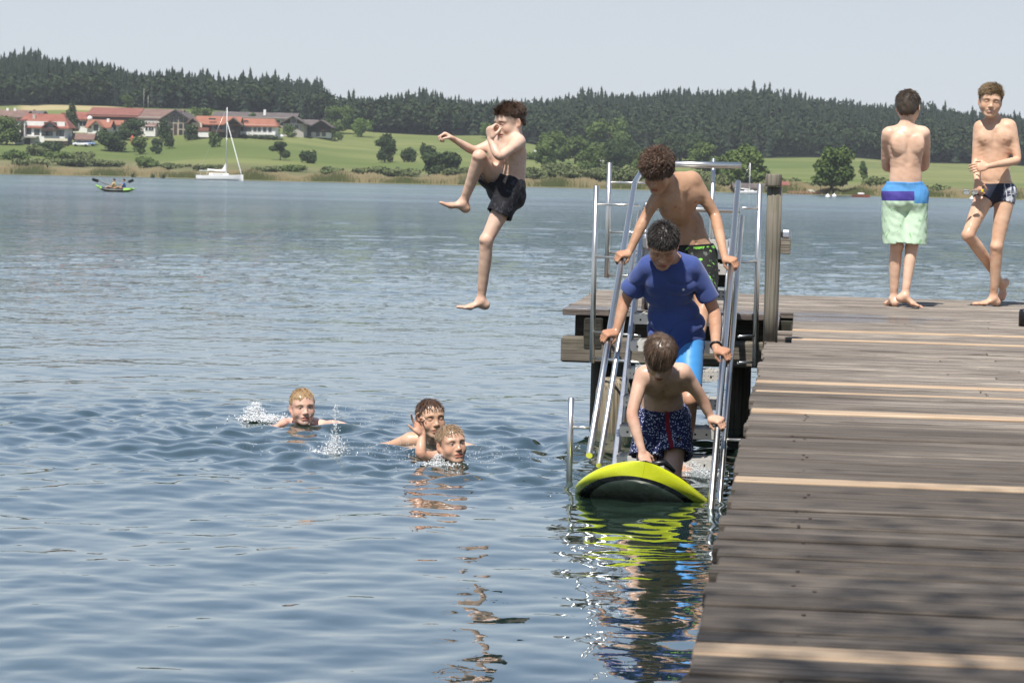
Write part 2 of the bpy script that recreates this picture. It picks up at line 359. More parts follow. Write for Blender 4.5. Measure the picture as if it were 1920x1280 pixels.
# bearers and beams below
q = MB()
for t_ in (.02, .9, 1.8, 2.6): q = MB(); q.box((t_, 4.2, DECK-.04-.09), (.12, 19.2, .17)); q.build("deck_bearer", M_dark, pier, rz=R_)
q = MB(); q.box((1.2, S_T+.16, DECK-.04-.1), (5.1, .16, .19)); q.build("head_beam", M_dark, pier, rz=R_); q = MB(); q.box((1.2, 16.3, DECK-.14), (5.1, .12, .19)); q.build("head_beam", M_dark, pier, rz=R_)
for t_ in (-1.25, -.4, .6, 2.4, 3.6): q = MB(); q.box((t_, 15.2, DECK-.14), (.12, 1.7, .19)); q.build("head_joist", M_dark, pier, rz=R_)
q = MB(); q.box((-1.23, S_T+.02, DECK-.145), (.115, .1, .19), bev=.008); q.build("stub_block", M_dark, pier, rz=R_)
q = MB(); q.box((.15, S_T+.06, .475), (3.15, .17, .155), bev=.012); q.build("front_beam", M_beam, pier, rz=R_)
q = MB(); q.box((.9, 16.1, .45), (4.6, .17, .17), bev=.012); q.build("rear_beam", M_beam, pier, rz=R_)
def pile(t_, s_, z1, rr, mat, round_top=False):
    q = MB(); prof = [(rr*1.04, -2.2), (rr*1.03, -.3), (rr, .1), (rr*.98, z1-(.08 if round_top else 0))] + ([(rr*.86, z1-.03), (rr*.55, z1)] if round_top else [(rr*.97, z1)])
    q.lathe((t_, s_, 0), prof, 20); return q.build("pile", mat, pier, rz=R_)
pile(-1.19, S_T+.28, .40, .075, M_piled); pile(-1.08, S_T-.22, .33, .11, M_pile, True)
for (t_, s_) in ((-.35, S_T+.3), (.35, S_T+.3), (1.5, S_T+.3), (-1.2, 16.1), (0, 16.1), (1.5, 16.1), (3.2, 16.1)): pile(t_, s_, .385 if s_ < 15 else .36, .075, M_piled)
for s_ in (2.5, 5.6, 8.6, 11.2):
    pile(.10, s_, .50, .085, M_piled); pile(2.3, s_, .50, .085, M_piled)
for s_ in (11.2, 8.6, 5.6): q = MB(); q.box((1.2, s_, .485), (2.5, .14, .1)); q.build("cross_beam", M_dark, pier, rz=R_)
# fringes of moss and roots under the edge
# post standing on the deck edge
pp = toTS(WZ(1444, 640, DECK)); pt, ps = pp[0], pp[1]
post = empty("mooring_post", TS(pt, ps, DECK-.03), R_, label="weathered round wooden post with a cap, standing on the deck edge beside the ladder", cat="post")
post.parent = None
q = MB(); zt = .80
q.lathe((0, 0, 0), [(.036, 0), (.036, .2), (.037, .5), (.038, zt)], 14); q.build("shaft", M_post, post)
q = MB(); q.lathe((-.008, -.022, zt), [(.040, .002), (.0415, .008), (.0415, .056), (.039, .062)], 9); q.build("cap", M_post, post)
q = MB(); q.box((.062, .02, .505), (.05, .06, .075), bev=.004); q.build("bracket_block", M_beam, post)
q = MB(); q.box((.062, .02, .565), (.052, .062, .045), bev=.012); q.build("metal_hood", M_alu, post)
# low dark bollard at the right edge of the deck
bp = TS(*toTS(WZ(1921, 611, DECK))[:2], DECK); q = MB(); q.lathe((0, 0, .0), [(.035, 0), (.036, .08), (.03, .095), (.01, .1)], 12)
q.build("mooring_cleat", M_black, None, loc=bp, label="small dark bollard standing on the deck at the right edge", cat="bollard")
# ------------------------------------------------------------------ swimming ladder
lad = empty("swimming_ladder", (0, 0, 0), 0, label="stainless steel stair ladder with handrails, leading from the pier head down into the lake", cat="ladder")
tC = -.672
def rail_pts(side, dt, z_off, s0, s1, ext=None):
    return None
def rz(s): return .10 + (s-10.75)*.505     # handrail height along the pier axis
def stz(s): return .05 + (s-11.92)*.70     # tread nose height
def ltube(name, pts, rad, mat=M_steel, n=14, **k):
    q = MB(); q.tube([TS(*p) for p in pts], rad, n); return q.build(name, mat, lad, **k)
tL, tR = tC-.305, tC+.30
ltube("handrail", [(tL, 10.95, rz(10.95)-.02), (tL, 12., rz(12.)), (tL, 13.42, rz(13.42)), (tL, 13.50, rz(13.42)+.045), (tL+.03, 13.95, 1.60), (tL+.06, 14.05, 1.62)], .0165)
ltube("handrail", [(tR, 10.45, -.25), (tR, 10.47, rz(10.47)+.0), (tR, 12., rz(12.)), (tR, 13.5, rz(13.5)+.02)], .0165)
for a in (tL+.04, tR-.0):
    ltube("lower_handrail", [(a, 11.05, rz(11.05)-.13), (a, 13.25, rz(13.25)-.14), (a, 13.45, rz(13.25)-.04)] if a < tC else [(a+.03, 10.75, -.3), (a+.03, 10.78, -.02), (a+.03, 13.4, rz(13.4)-.13)], .0145)
for sgn in (-1, 1):
    q = MB(); a = tC + sgn*.262
    p0 = TS(a, 11.7, stz(11.7)-.13); p1 = TS(a, 13.62, stz(13.62)-.10)
    d = p1-p0; L = np.linalg.norm(d); d = d/L; side = TS(1, 0, 0)-TS(0, 0, 0); side /= np.linalg.norm(side); up = np.cross(side, d)
    R = np.stack([side, d, up], 1); q.box((p0+p1)/2, (.028, L, .10), R=R, bev=.004); q.build("stringer", M_alu, lad)
# treads
M_treadtop = None
t = NT("perforated_tread"); co = t.coord(); 
v = t.voro(t.scale(co, (1., 1., 1.)), 42., rnd=.05); dots = t.mapr(v, .16, .24, 1., 0.)
M_tread = t.done(t.bsdf(t.mix(dots, (.60, .58, .54), (.08, .08, .08)), .40, .35, t.bump(dots, .5, .003)))
M_hole = simple_mat("tread_hole", (.01, .01, .01), .8)
step_s = [11.94+i*.197 for i in range(9)]
for i, s_ in enumerate(step_s):
    z = stz(s_); q = MB(); n = 0
    q.box((tC, s_+.10, z-.004), (.496, .20, .008)); 
    q.box((tC, s_-.001, z-.028), (.496, .004, .054)); q.box((tC, s_+.2, z-.028), (.496, .004, .054))
    for k in range(7): q.box((tC-.2+k*.0667, s_+.1, z+.003), (.012, .19, .006))
    q.box((tC-.25, s_+.1, z-.02), (.004, .2, .05)); q.box((tC+.25, s_+.1, z-.02), (.004, .2, .05))
    st = q.build("step", M_tread, lad, rz=-TH)
    q = MB()
    for k in range(8): q.box((tC-.21+k*.06, s_-.004, z-.03), (.010, .003, .010))
    q.build("hole_pattern", M_hole, st)
# outer guard poles with rungs, left
def pole(t_, s_, z0, z1, r_=.0155): ltube("guard_pole", [(t_, s_, z0), (t_, s_, z1)], r_)
def find(px, py, s_):
    """point in the pier frame at depth s_ seen at px,py"""
    d = CM @ np.array([(px - PW/2)/F, -(py - PH/2)/F, -1.0]); ds = d[0]*sin(TH)+d[1]*cos(TH); k = s_/ds; p = d*k; p[2] += CAMZ; return toTS(p)
def pole_px(px0, py0, py1, s_):
    a = find(px0, py0, s_); b = find(px0, py1, s_); pole(a[0], s_, b[2], a[2]); return a[0]
sA = 13.55; tA = pole_px(1118, 348, 680, sA); sB = 13.95; tB = pole_px(1143, 305, 521, sB); sC = 11.25; tCc = pole_px(1071, 745, 905, sC)
sD = 13.55; tD = pole_px(1425, 345, 688, sD)
def rung(t0, s0, py, px, t1, s1=None):
    z = find(px, py, s0)[2]; ltube("rung", [(t0, s0, z), (t1, s1 if s1 else s0, z)], .0075, n=10)
for y_ in (383, 481, 622, 671): rung(tA, sA, y_, 1130, tL+.03 if y_ < 500 else tL+.07, 13.5 if y_ < 450 else 13.3)
for y_ in (342, 435, 474, 516): rung(tB, sB, y_, 1150, tL+.12 if y_ < 400 else tL+.10)
rung(tCc, sC, 801, 1090, tL, sC)
for y_ in (390, 490, 629, 678): rung(tD, sD, y_, 1400, tR+.03, 13.45)
z = find(1385, 797, 12.)[2]; ltube("rung", [(tR, 11.3, z), (tR+.42, 11.35, z)], .0075, n=10)
# gate bars at the top
sG = 14.0
a = find(1210, 307, sG); b = find(1390, 311, sG); ltube("gate_bar", [(a[0], sG, a[2]), (b[0], sG, b[2]+.002)], .020)
a = find(1205, 390, sG); b = find(1388, 395, sG); ltube("gate_bar", [(a[0], sG, a[2]), (b[0], sG, b[2])], .017)
a = find(1338, 297, sG+.05); b = find(1336, 560, sG+.05); ltube("gate_post", [(a[0], sG+.05, DECK), (a[0], sG+.05, a[2])], .013)
a = find(1212, 380, sG+.05); ltube("gate_post", [(a[0], sG+.05, DECK), (a[0], sG+.05, a[2])], .013)
for (p0, p1) in (((tC-.26, 13.6, 1.12), (tC-.26, 14.1, DECK)), ((tC+.26, 13.6, 1.12), (tC+.26, 14.1, DECK))): ltube("strut", [p0, p1], .016, M_alu)
q = MB(); q.box((tC, 13.70, .97), (.49, .012, .17)); q.build("back_plate", M_dark, lad, rz=-TH)
q = MB(); q.box((tC, 13.66, 1.09), (.5, .1, .07)); q.build("top_bracket", M_alu, lad, rz=-TH)
# ------------------------------------------------------------------ bodies as distance fields
def nrm(v): v = np.asarray(v, float); return v/(np.linalg.norm(v)+1e-12)
def lerp(a, b, t): return np.asarray(a, float)*(1-t) + np.asarray(b, float)*t
class Field:
    """prims: blended in order into a signed distance grid"""
    def __init__(s): s.p = []
    def cap(s, a, b, ra, rb, k=.012, sub=False): s.p.append(('c', np.array(a, float), np.array(b, float), ra, rb, k, sub)); return s
    def ell(s, c, R, r, k=.012, sub=False): s.p.append(('e', np.array(c, float), np.asarray(R, float), np.array(r, float), 0, k, sub)); return s
    def chain(s, pts, rad, k=.012, k0=None):
        pts = np.array([np.asarray(p, float) for p in pts]); rad = np.array(rad, float); n = len(pts)
        d = np.concatenate([[0], np.cumsum(np.linalg.norm(np.diff(pts, axis=0), axis=1))]); m = max(6, int(d[-1]/.016)); u = np.linspace(0, d[-1], m)
        P = np.stack([np.interp(u, d, pts[:, i]) for i in range(3)], 1); r = np.interp(u, d, rad)
        for _ in range(3):
            P[1:-1] = P[1:-1]*.5+(P[:-2]+P[2:])*.25; r[1:-1] = r[1:-1]*.5+(r[:-2]+r[2:])*.25
        s.p.append(('p', P, r, None, 0, k if k0 is None else k0, False))
    def flatcap(s, a, b, side, wa, wb, ta, tb, k=.012):
        """capsule with an elliptic section: half widths w along side, t across"""
        s.p.append(('f', np.array(a, float), np.array(b, float), (np.array(side, float), wa, wb, ta, tb), 0, k, False))
    def cut(s, o, n, k=.004): s.p.append(('k', np.array(o, float), nrm(n), 0, 0, k, False))   # removes the side n points to
    def cutbox(s, o, n, lo, hi, k=.004): s.p.append(('K', np.array(o, float), nrm(n), np.array(lo, float), np.array(hi, float), k, False))
    def bounds(s):
        lo = np.full(3, 1e9); hi = -lo
        for q in s.p:
            if q[-1] or q[0] in 'kK': continue
            l, h = s.bb(q); lo = np.minimum(lo, l); hi = np.maximum(hi, h)
        return lo, hi
    def bb(s, q):
        if q[0] == 'c': m = max(q[3], q[4]); return np.minimum(q[1], q[2])-m, np.maximum(q[1], q[2])+m
        if q[0] == 'f': m = max(q[3][1:]); return np.minimum(q[1], q[2])-m, np.maximum(q[1], q[2])+m
        if q[0] == 'p': m = q[2].max(); return q[1].min(0)-m, q[1].max(0)+m
        e = np.sqrt(((q[2]*q[3][None, :])**2).sum(1)); return q[1]-e, q[1]+e
    def ev(s, q, P):
        if q[0] == 'c':
            a, b, ra, rb = q[1:5]; ab = b-a; L = ab@ab+1e-12; t = np.clip(((P-a)@ab)/L, 0, 1).astype(np.float32)
            return np.sqrt(((P-a-t[..., None]*ab.astype(np.float32))**2).sum(-1)) - (ra+(rb-ra)*t)
        if q[0] == 'p':
            out = np.full(P.shape[:-1], .5, np.float32); X = q[1]; rr = q[2]; mrg = .06
            for i in range(len(X)-1):
                a, b = X[i], X[i+1]; R_m = max(rr[i], rr[i+1])+mrg; lo = np.minimum(a, b)-R_m; hi = np.maximum(a, b)+R_m
                g0 = P[0, 0, 0]; hs = P[1, 1, 1]-P[0, 0, 0]
                i0 = np.clip(np.floor((lo-g0)/hs).astype(int), 0, out.shape); i1 = np.clip(np.ceil((hi-g0)/hs).astype(int)+1, 0, out.shape)
                if (i1 <= i0).any(): continue
                sl = tuple(slice(u, v) for u, v in zip(i0, i1)); Q = P[sl]; ab = (b-a).astype(np.float32); L = float(ab@ab)+1e-12; D = Q-a.astype(np.float32)
                t = np.clip((D@ab)/L, 0, 1).astype(np.float32); out[sl] = np.minimum(out[sl], np.sqrt(((D-t[..., None]*ab)**2).sum(-1))-(rr[i]+(rr[i+1]-rr[i])*t))
            return out
        if q[0] == 'f':
            a, b, (side, wa, wb, ta, tb) = q[1:4]; ab = b-a; L = ab@ab+1e-12; t = np.clip(((P-a)@ab)/L, 0, 1)
            D = P-a-t[..., None]*ab; sd_ = side-ab*(side@ab)/L; sd_ = nrm(sd_); ws = D@sd_; rest = np.sqrt(np.maximum((D**2).sum(-1)-ws**2, 0)); w = wa+(wb-wa)*t; h = ta+(tb-ta)*t
            k0 = np.sqrt((ws/w)**2+(rest/h)**2)+1e-6; k1 = np.sqrt((ws/w**2)**2+(rest/h**2)**2)+1e-6; return k0*(k0-1)/k1
        c, R, r = q[1:4]; L = (P-c)@R; k0 = np.sqrt(((L/r)**2).sum(-1))+1e-6; k1 = np.sqrt(((L/r**2)**2).sum(-1))+1e-6
        return k0*(k0-1)/k1
    def mesh(s, name, h=.0045, disp=None, pad=.03, bound=None):
        lo, hi = bound if bound is not None else s.bounds(); lo = lo-pad; hi = hi+pad; n = np.ceil((hi-lo)/h).astype(int)+1
        G = np.full(n, .06, np.float32); ax = [(lo[i]+h*np.arange(n[i])).astype(np.float32) for i in range(3)]
        for q in s.p:
            if q[0] in 'kK':
                o, nn = q[1], q[2]
                l, hh = (lo, hi) if q[0] == 'k' else (q[3], q[4])
                i0 = np.clip(np.floor((l-lo)/h).astype(int), 0, n); i1 = np.clip(np.ceil((hh-lo)/h).astype(int)+1, 0, n)
                if (i1 <= i0).any(): continue
                sl = tuple(slice(a, b) for a, b in zip(i0, i1))
                d = (ax[0][sl[0]]-o[0])[:, None, None]*nn[0] + (ax[1][sl[1]]-o[1])[None, :, None]*nn[1] + (ax[2][sl[2]]-o[2])[None, None, :]*nn[2]
                G[sl] = np.maximum(G[sl], d); continue
            l, hh = s.bb(q); k = q[5]; m = max(.035, k)+.01
            i0 = np.clip(np.floor((l-m-lo)/h).astype(int), 0, n); i1 = np.clip(np.ceil((hh+m-lo)/h).astype(int)+1, 0, n)
            if (i1 <= i0).any(): continue
            sl = tuple(slice(a, b) for a, b in zip(i0, i1))
            P = np.stack(np.meshgrid(*[ax[i][sl[i]] for i in range(3)], indexing='ij'), -1)
            d = s.ev(q, P).astype(np.float32); g = G[sl]
            if q[-1]:
                d = -d; hq = np.maximum(k-np.abs(g-d), 0)/max(k, 1e-6); G[sl] = np.maximum(g, d)+hq*hq*k*.25
            else:
                hq = np.maximum(k-np.abs(g-d), 0)/max(k, 1e-6); G[sl] = np.minimum(g, d)-hq*hq*k*.25
        if disp is not None:
            M = np.abs(G) < .03; ii = np.nonzero(M); P = np.stack([ax[i][ii[i]] for i in range(3)], -1); G[ii] += disp(P).astype(np.float32)
        g = openvdb.FloatGrid(.06); g.copyFromArray(np.clip(G, -.06, .06)); p, qd = g.convertToQuads(0.0)
        V = p*h+lo; qd = np.asarray(qd)[:, ::-1].astype(np.int32)
        return V.astype(np.float32), qd
def vnoise(P, sc, seed=0):
    """cheap smooth noise from a few rotated sines"""
    r = np.random.default_rng(seed); o = 0
    for i in range(7):
        d = r.normal(size=3); d /= np.linalg.norm(d); o = o + np.sin((P@d)*sc*(.6+r.random()*1.1)+r.random()*6.28 + .9*np.sin((P@r.normal(size=3))*sc*.37+r.random()*6))
    return o/7*1.6
class Head:
    def __init__(s, c, fwd, up, sc=1.0):
        s.c = np.array(c, float); s.f = nrm(fwd); up = np.array(up, float); s.u = nrm(up-s.f*(up@s.f)); s.l = np.cross(s.u, s.f)
        s.l = -np.cross(s.f, s.u) if False else np.cross(s.u, s.f)   # person's left
        s.sc = sc; s.R = np.stack([s.l, s.f, s.u], 1)
    def g(s, x, y, z): return s.c + s.R@(np.array([x, y, z], float)*s.sc)
    def loc(s, P): return ((P-s.c)@s.R)/s.sc
def add_head(F, H, nk, smile=0., open_=0.):
    g, R, q = H.g, H.R, H.sc
    e = lambda x, y, z, a, b, c, k=.012, sub=False, RR=None: F.ell(g(x, y, z), R if RR is None else RR, np.array([a, b, c])*q, k*q, sub)
    c = lambda p0, p1, a, b, k=.01, sub=False: F.cap(g(*p0), g(*p1), a*q, b*q, k*q, sub)
    e(0, -.014, .028, .0735, .092, .084); e(0, .028, .02, .062, .058, .062, .03)
    e(0, .024, -.035, .056, .060, .068, .03)
    for s_ in (-1, 1):
        c((s_*.056, -.002, -.045), (s_*.020, .062, -.090), .017, .015, .03)
        e(s_*.040, .052, -.034, .022, .024, .024, .025)
        c((s_*.012, .080, .020), (s_*.044, .068, .020), .010, .010, .018)
    e(0, .068, -.096, .020, .017, .015, .02)
    for s_ in (-1, 1):
        e(s_*.031, .089, .003, .0175, .011, .0105, .012, True)
        e(s_*.0305, .0685, .001, .0155, .0155, .0145, .003)
    c((0, .078, .012), (0, .097, -.026), .0075, .0105, .014); e(0, .100, -.031, .0105, .010, .009, .008)
    for s_ in (-1, 1): e(s_*.0125, .092, -.033, .0075, .009, .007, .006)
    e(0, .077, -.058, .028, .016, .022, .015)
    c((-.018, .085, -.058), (.018, .085, -.058), .0062, .0062, .007); c((-.015, .084, -.0705), (.015, .084, -.0705), .0072, .0072, .006)
    w = .025 + .004*smile
    c((-w, .084, -.0635+.004*smile), (0, .096, -.0645), .0022, .0028, .003, True); c((w, .084, -.0635+.004*smile), (0, .096, -.0645), .0022, .0028, .003, True)
    for s_ in (-1, 1):
        l = H.l*s_; A = nrm(l*.35 - H.f*.94); B = nrm(np.cross(H.u, A)); RR = np.stack([B, A, H.u], 1)
        F.ell(g(s_*.0765, -.010, -.008), RR, np.array([.0065, .0165, .030])*q, .006*q); F.ell(g(s_*.083, -.006, -.006), RR, np.array([.005, .009, .018])*q, .005*q, True)
        F.ell(g(s_*.074, .000, -.026), RR, np.array([.006, .008, .010])*q, .006*q)
    # neck
    F.cap(g(0, -.022, -.050), nk, .046*q, .047*q, .022)
def add_hand(F, w, d, n, thumb, curl, spread=.12, sc=.86, tcurl=.5, tdir=None):
    """w wrist, d direction to knuckles, n palm normal, thumb: side vector; curl list of 4 (radians per joint)"""
    d = nrm(d); n = nrm(n - d*np.dot(n, d)); sdv = np.cross(d, n); sdv = nrm(sdv) if np.dot(sdv, thumb) > 0 else -nrm(sdv)
    R = np.stack([sdv, d, n], 1); q = sc
    F.ell(w + d*.042*q, R, np.array([.038, .047, .0155])*q, .012)
    F.ell(w + d*.072*q, R, np.array([.040, .018, .013])*q, .01)
    F.ell(w + d*.035*q + sdv*.022*q + n*.008*q, R, np.array([.018, .030, .014])*q, .01)
    L = [(.040, .024, .019), (.044, .027, .020), (.040, .025, .019), (.032, .019, .017)]; off = [.0285, .0095, -.010, -.0285]; fw = [.078, .082, .078, .070]
    tips = []
    for i in range(4):
        p = w + d*fw[i]*q + sdv*off[i]*q; a = 0; dd0 = nrm(d + sdv*spread*(1.5-i)*.6); c = curl[i] if hasattr(curl, '__len__') else curl
        rr = [.0088, .0078, .0070, .0060] if i < 3 else [.0078, .0068, .0062, .0054]
        F.cap(w + d*.045*q + sdv*off[i]*.8*q, p, .010*q, rr[0]*1.05*q, .006)
        for j in range(3):
            a += c*(.9, 1.15, .7)[j]; dd = dd0*cos(a) + n*sin(a); p2 = p + dd*L[i][j]*q
            F.cap(p, p2, rr[j]*q, rr[j+1]*q, .0025); p = p2
        tips.append(p)
    tb = w + d*.018*q + sdv*.026*q + n*.006*q
    td = nrm(d*.62 + sdv*.75 + n*.25) if tdir is None else nrm(tdir)
    p1 = tb + td*.036*q; F.cap(tb, p1, .0135*q, .0100*q, .01); bend = nrm(d*.8 + n*.7 - sdv*.25)
    d2 = nrm(td*(1-tcurl) + bend*tcurl); p2 = p1 + d2*.028*q; F.cap(p1, p2, .0098*q, .0088*q, .003); d3 = nrm(d2*(1-tcurl*.5)+bend*tcurl*.5); F.cap(p2, p2+d3*.021*q, .0088*q, .0070*q, .003)
    return tips
def add_foot(F, ank, fwd, up, sc=.92, side=None, toe=0.0):
    """ank ankle joint, sole is .062*sc below"""
    f = nrm(fwd); u = nrm(up - f*np.dot(up, f)); l = np.cross(u, f); q = sc; R = np.stack([l, f, u], 1)
    o = ank
    F.ell(o - f*.026*q - u*.038*q, R, np.array([.028, .032, .027])*q, .02)
    F.cap(o, o - f*.022*q - u*.030*q, .030*q, .026*q, .02)
    for a in (-1, 1): F.ell(o + l*a*.026*q - u*.006*q, R, np.array([.010, .012, .013])*q, .01)
    F.flatcap(o + f*.005*q - u*.020*q, o + f*.075*q - u*.046*q, l, .031*q, .036*q, .027*q, .018*q, .022)
    F.flatcap(o + f*.075*q - u*.046*q, o + f*.118*q - u*.050*q, l, .037*q, .040*q, .019*q, .012*q, .015)
    s_ = 1 if side is None else (1 if np.dot(side, l) > 0 else -1)     # side: direction of the big toe
    for i in range(5):
        x = s_*(.030 - .0155*i)*q; y0 = (.118 - .006*i - .004*max(0, i-2))*q; ln = (.036, .034, .031, .028, .024)[i]*q; rr = (.0115, .0085, .0080, .0075, .0078)[i]*q
        p0 = o + f*y0 + l*x - u*.050*q; p1 = p0 + nrm(f + u*toe)*ln*.55 ; p2 = p1 + nrm(f*1. - u*.25 + u*toe*1.3)*ln*.45
        F.cap(p0 - f*.02*q, p1, rr*.95, rr, .007); F.cap(p1, p2, rr, rr*.9, .002)
class Person:
    """joints in world space; builds body, hair and clothes under one Empty"""
    def __init__(s, **k): s.__dict__.update(k); s.setup()
    def setup(s):
        s.sc = getattr(s, 'sc', 1.0); s.hip = lerp(s.hipL, s.hipR, .5); s.chestm = lerp(s.shL, s.shR, .5)
        s.left = nrm(s.shL - s.shR); s.hl = nrm(s.hipL - s.hipR)
        up = nrm(s.neck - s.hip); s.waist = lerp(s.hip, s.chestm, .42) + (s.bend if hasattr(s, 'bend') else 0)
        s.upc = nrm(s.neck - s.waist); s.upp = nrm(s.waist - s.hip)
        s.fc = nrm(np.cross(s.left, s.upc)); s.fp = nrm(np.cross(s.hl, s.upp))
        s.upc = nrm(np.cross(s.fc, s.left)); s.Rc = np.stack([s.left, s.fc, s.upc], 1); 
        s.upp2 = nrm(np.cross(s.fp, s.hl)); s.Rp = np.stack([s.hl, s.fp, s.upp2], 1)
        s.H = Head(s.head, s.hf, s.hu, getattr(s, 'hs', .93))
    def torso(s, F, e=0.0, shirt=False):
        q = s.sc; A = lambda *r: np.array(r)*q + e
        b = s.chestm; C = lambda x, y, z: b + s.Rc@(np.array([x, y, z], float)*q); Pp = lambda x, y, z: s.hip + s.Rp@(np.array([x, y, z], float)*q)
        F.ell(C(0, -.006, -.10), s.Rc, A(.124, .083, .150), .02); F.ell(C(0, .0, -.035), s.Rc, A(.115, .070, .075), .04)
        F.cap(lerp(b, s.shL, .75), lerp(b, s.shR, .75), .037*q+e, .037*q+e, .05)
        F.ell(s.waist, s.Rc, A(.106, .074, .10), .05); F.ell(lerp(s.waist, s.hip, .5), s.Rp, A(.112, .080, .09), .05)
        F.ell(Pp(0, -.005, .0), s.Rp, A(.122, .084, .085), .04)
        for a in (-1, 1):
            F.ell(Pp(a*.060, -.038, -.045), s.Rp, A(.062, .062, .065), .035)
            F.ell(C(a*.060, .052, -.075), s.Rc, A(.055, .028, .045), .03)
            if not shirt: F.ell(C(a*.068, -.056, -.075), s.Rc, A(.040, .020, .052), .03)
        for sh in (s.shL, s.shR): F.cap(s.neck + (s.hC(.02) if False else 0), lerp(s.chestm, sh, .82)+s.upc*.012*q, .030*q+e, .026*q+e, .045)
        if not shirt:
            for a, sh in ((1, s.shL), (-1, s.shR)): F.cap(C(a*.012, .066, -.012), lerp(b, sh, .85)+s.fc*.028*q+s.upc*.018*q, .007*q, .007*q, .012)
            F.cap(C(0, -.098, -.03), C(0, -.090, -.20), .008*q, .008*q, .03, True)
            F.cap(C(0, .090, -.05), C(0, .086, -.17), .006*q, .006*q, .03, True)
            n = Pp(0, .088, .075); F.ell(n, s.Rp, np.array([.007, .012, .008])*q, .008, True)
    def arm(s, F, sh, el, wr, e=0., upto=None):
        q = s.sc; d = sh-s.chestm
        pts = [lerp(s.chestm, sh, .93), lerp(sh, el, .12), lerp(sh, el, .45), lerp(sh, el, .85), el, lerp(el, wr, .25), lerp(el, wr, .65), wr]
        rad = [.042, .0405, .0365, .0315, .0300, .0325, .0255, .0195]; rad = [r*q*getattr(s, 'armw', 1.)+e for r in rad]
        F.chain(pts, rad, .012, .035)
        hv = nrm(s.hdirs.get('x', np.array([0, 0, 1.]))) if False else None
    def leg(s, F, hp, kn, an, e=0.):
        q = s.sc*getattr(s, 'legw', 1.); fold = nrm((hp-kn)+(an-kn)) if np.linalg.norm(nrm(hp-kn)+nrm(an-kn)) > .12 else -s.fp
        fold = nrm(fold - nrm(an-kn)*np.dot(fold, nrm(an-kn)))
        pts = [lerp(hp, kn, .0), lerp(hp, kn, .3), lerp(hp, kn, .7), lerp(hp, kn, .93), kn]; F.chain(pts, [.076*q, .071*q, .056*q, .048*q, .046*q], .015, .03)
        F.cap(kn - fold*.012*q, kn - fold*.010*q + nrm(an-kn)*.03*q, .036*q, .030*q, .02); F.ell(kn-fold*.034*q, np.eye(3), np.array([.020, .020, .020])*q, .012)
        F.cap(lerp(kn, an, .15)-fold*.030*q, lerp(kn, an, .8)-fold*.020*q, .010*q, .008*q, .02)
        c1 = lerp(kn, an, .28)+fold*.016*q; c2 = lerp(kn, an, .52)+fold*.012*q
        F.chain([kn, lerp(kn, an, .3)-fold*.002, lerp(kn, an, .7), an], [.043*q, .040*q, .031*q, .0265*q], .015)
        F.chain([lerp(kn, an, .08)+fold*.008*q, c1, c2, lerp(kn, an, .85)+fold*.008*q], [.036*q, .040*q, .033*q, .021*q], .02)
    def bdisp(s, P):
        l = (P-s.chestm)@s.Rc/s.sc; m = np.exp(-((l[:, 0]/.17)**4+((l[:, 2]+.15)/.085)**4+(l[:, 1]/.16)**4)); side = np.clip((np.abs(l[:, 0])-.03)/.05, 0, 1)
        rib = np.sin((l[:, 2]+.30*np.abs(l[:, 0])*np.sign(l[:, 1]+.01))*2*pi/.030)*.0004*m*side
        hm = np.clip((np.linalg.norm(P-s.H.c, axis=1)-.14)/.04, 0, 1); hd = np.ones(len(P))
        for h in s.hands: hd = np.minimum(hd, np.clip((np.linalg.norm(P-(h['w']+nrm(h['d'])*.07), axis=1)-.07)/.04, 0, 1))
        return rib - .0008*vnoise(P, 45., 3)*hm*hd - .0006*vnoise(P, 110., 9)*hm*hd
    def body(s):
        F = Field(); s.torso(F)
        for (sh, el, wr) in ((s.shL, s.elL, s.wrL), (s.shR, s.elR, s.wrR)): s.arm(F, sh, el, wr)
        for (hp, kn, an, ft) in ((s.hipL, s.knL, s.anL, s.ftL), (s.hipR, s.knR, s.anR, s.ftR)):
            s.leg(F, hp, kn, an)
            if ft is not None: add_foot(F, an, ft[0], ft[1], .92*s.sc, side=ft[2] if len(ft) > 2 else None, toe=ft[3] if len(ft) > 3 else 0.)
        add_head(F, s.H, s.neck, getattr(s, 'smile', 0.))
        nb = s.neck; F.cap(nb, lerp(nb, s.chestm, .8), .045*s.sc, .06*s.sc, .03)
        for hd in s.hands: add_hand(F, **hd)
        if hasattr(s, 'extra'): s.extra(F)
        V, Q = F.mesh("body", getattr(s, 'vox', .0042), s.bdisp); s.V = V
        me = mesh_np("body", V, Q)
        hc = s.H.loc(V); outside = (np.abs(hc[:, 0]) > .10) | (hc[:, 1] < 0) | (hc[:, 2] < -.125) | (hc[:, 2] > .12) | (hc[:, 1] > .118)
        hc[outside, 2] = 9.
        for hd in s.hands:     # hand at the face keeps plain skin
            m = np.linalg.norm(V-(hd['w']+nrm(hd['d'])*.07), axis=1) < .062; hc[m & (hc[:, 1] > .098)] = (0, 0, 9.)
        attr(me, "hc", hc)
        red = np.zeros(len(V))
        for c_, r_, a_ in [(s.knL-0*s.fp, .07, .5), (s.knR, .07, .5), (s.elL, .05, .55), (s.elR, .05, .55), (s.wrL, .0, 0), (s.anL, .09, .35), (s.anR, .09, .35)] + [(h['w']+nrm(h['d'])*.07, .07, .6) for h in s.hands]:
            if r_ > 0: red = np.maximum(red, a_*np.exp(-((V-c_)**2).sum(1)/r_**2))
        for f_, an in ((s.ftL, s.anL), (s.ftR, s.anR)):
            if f_ is not None: c_ = an+nrm(f_[0])*.10-nrm(f_[1])*.05; red = np.maximum(red, .7*np.exp(-((V-c_)**2).sum(1)/.07**2))
        h2 = s.H.loc(V)
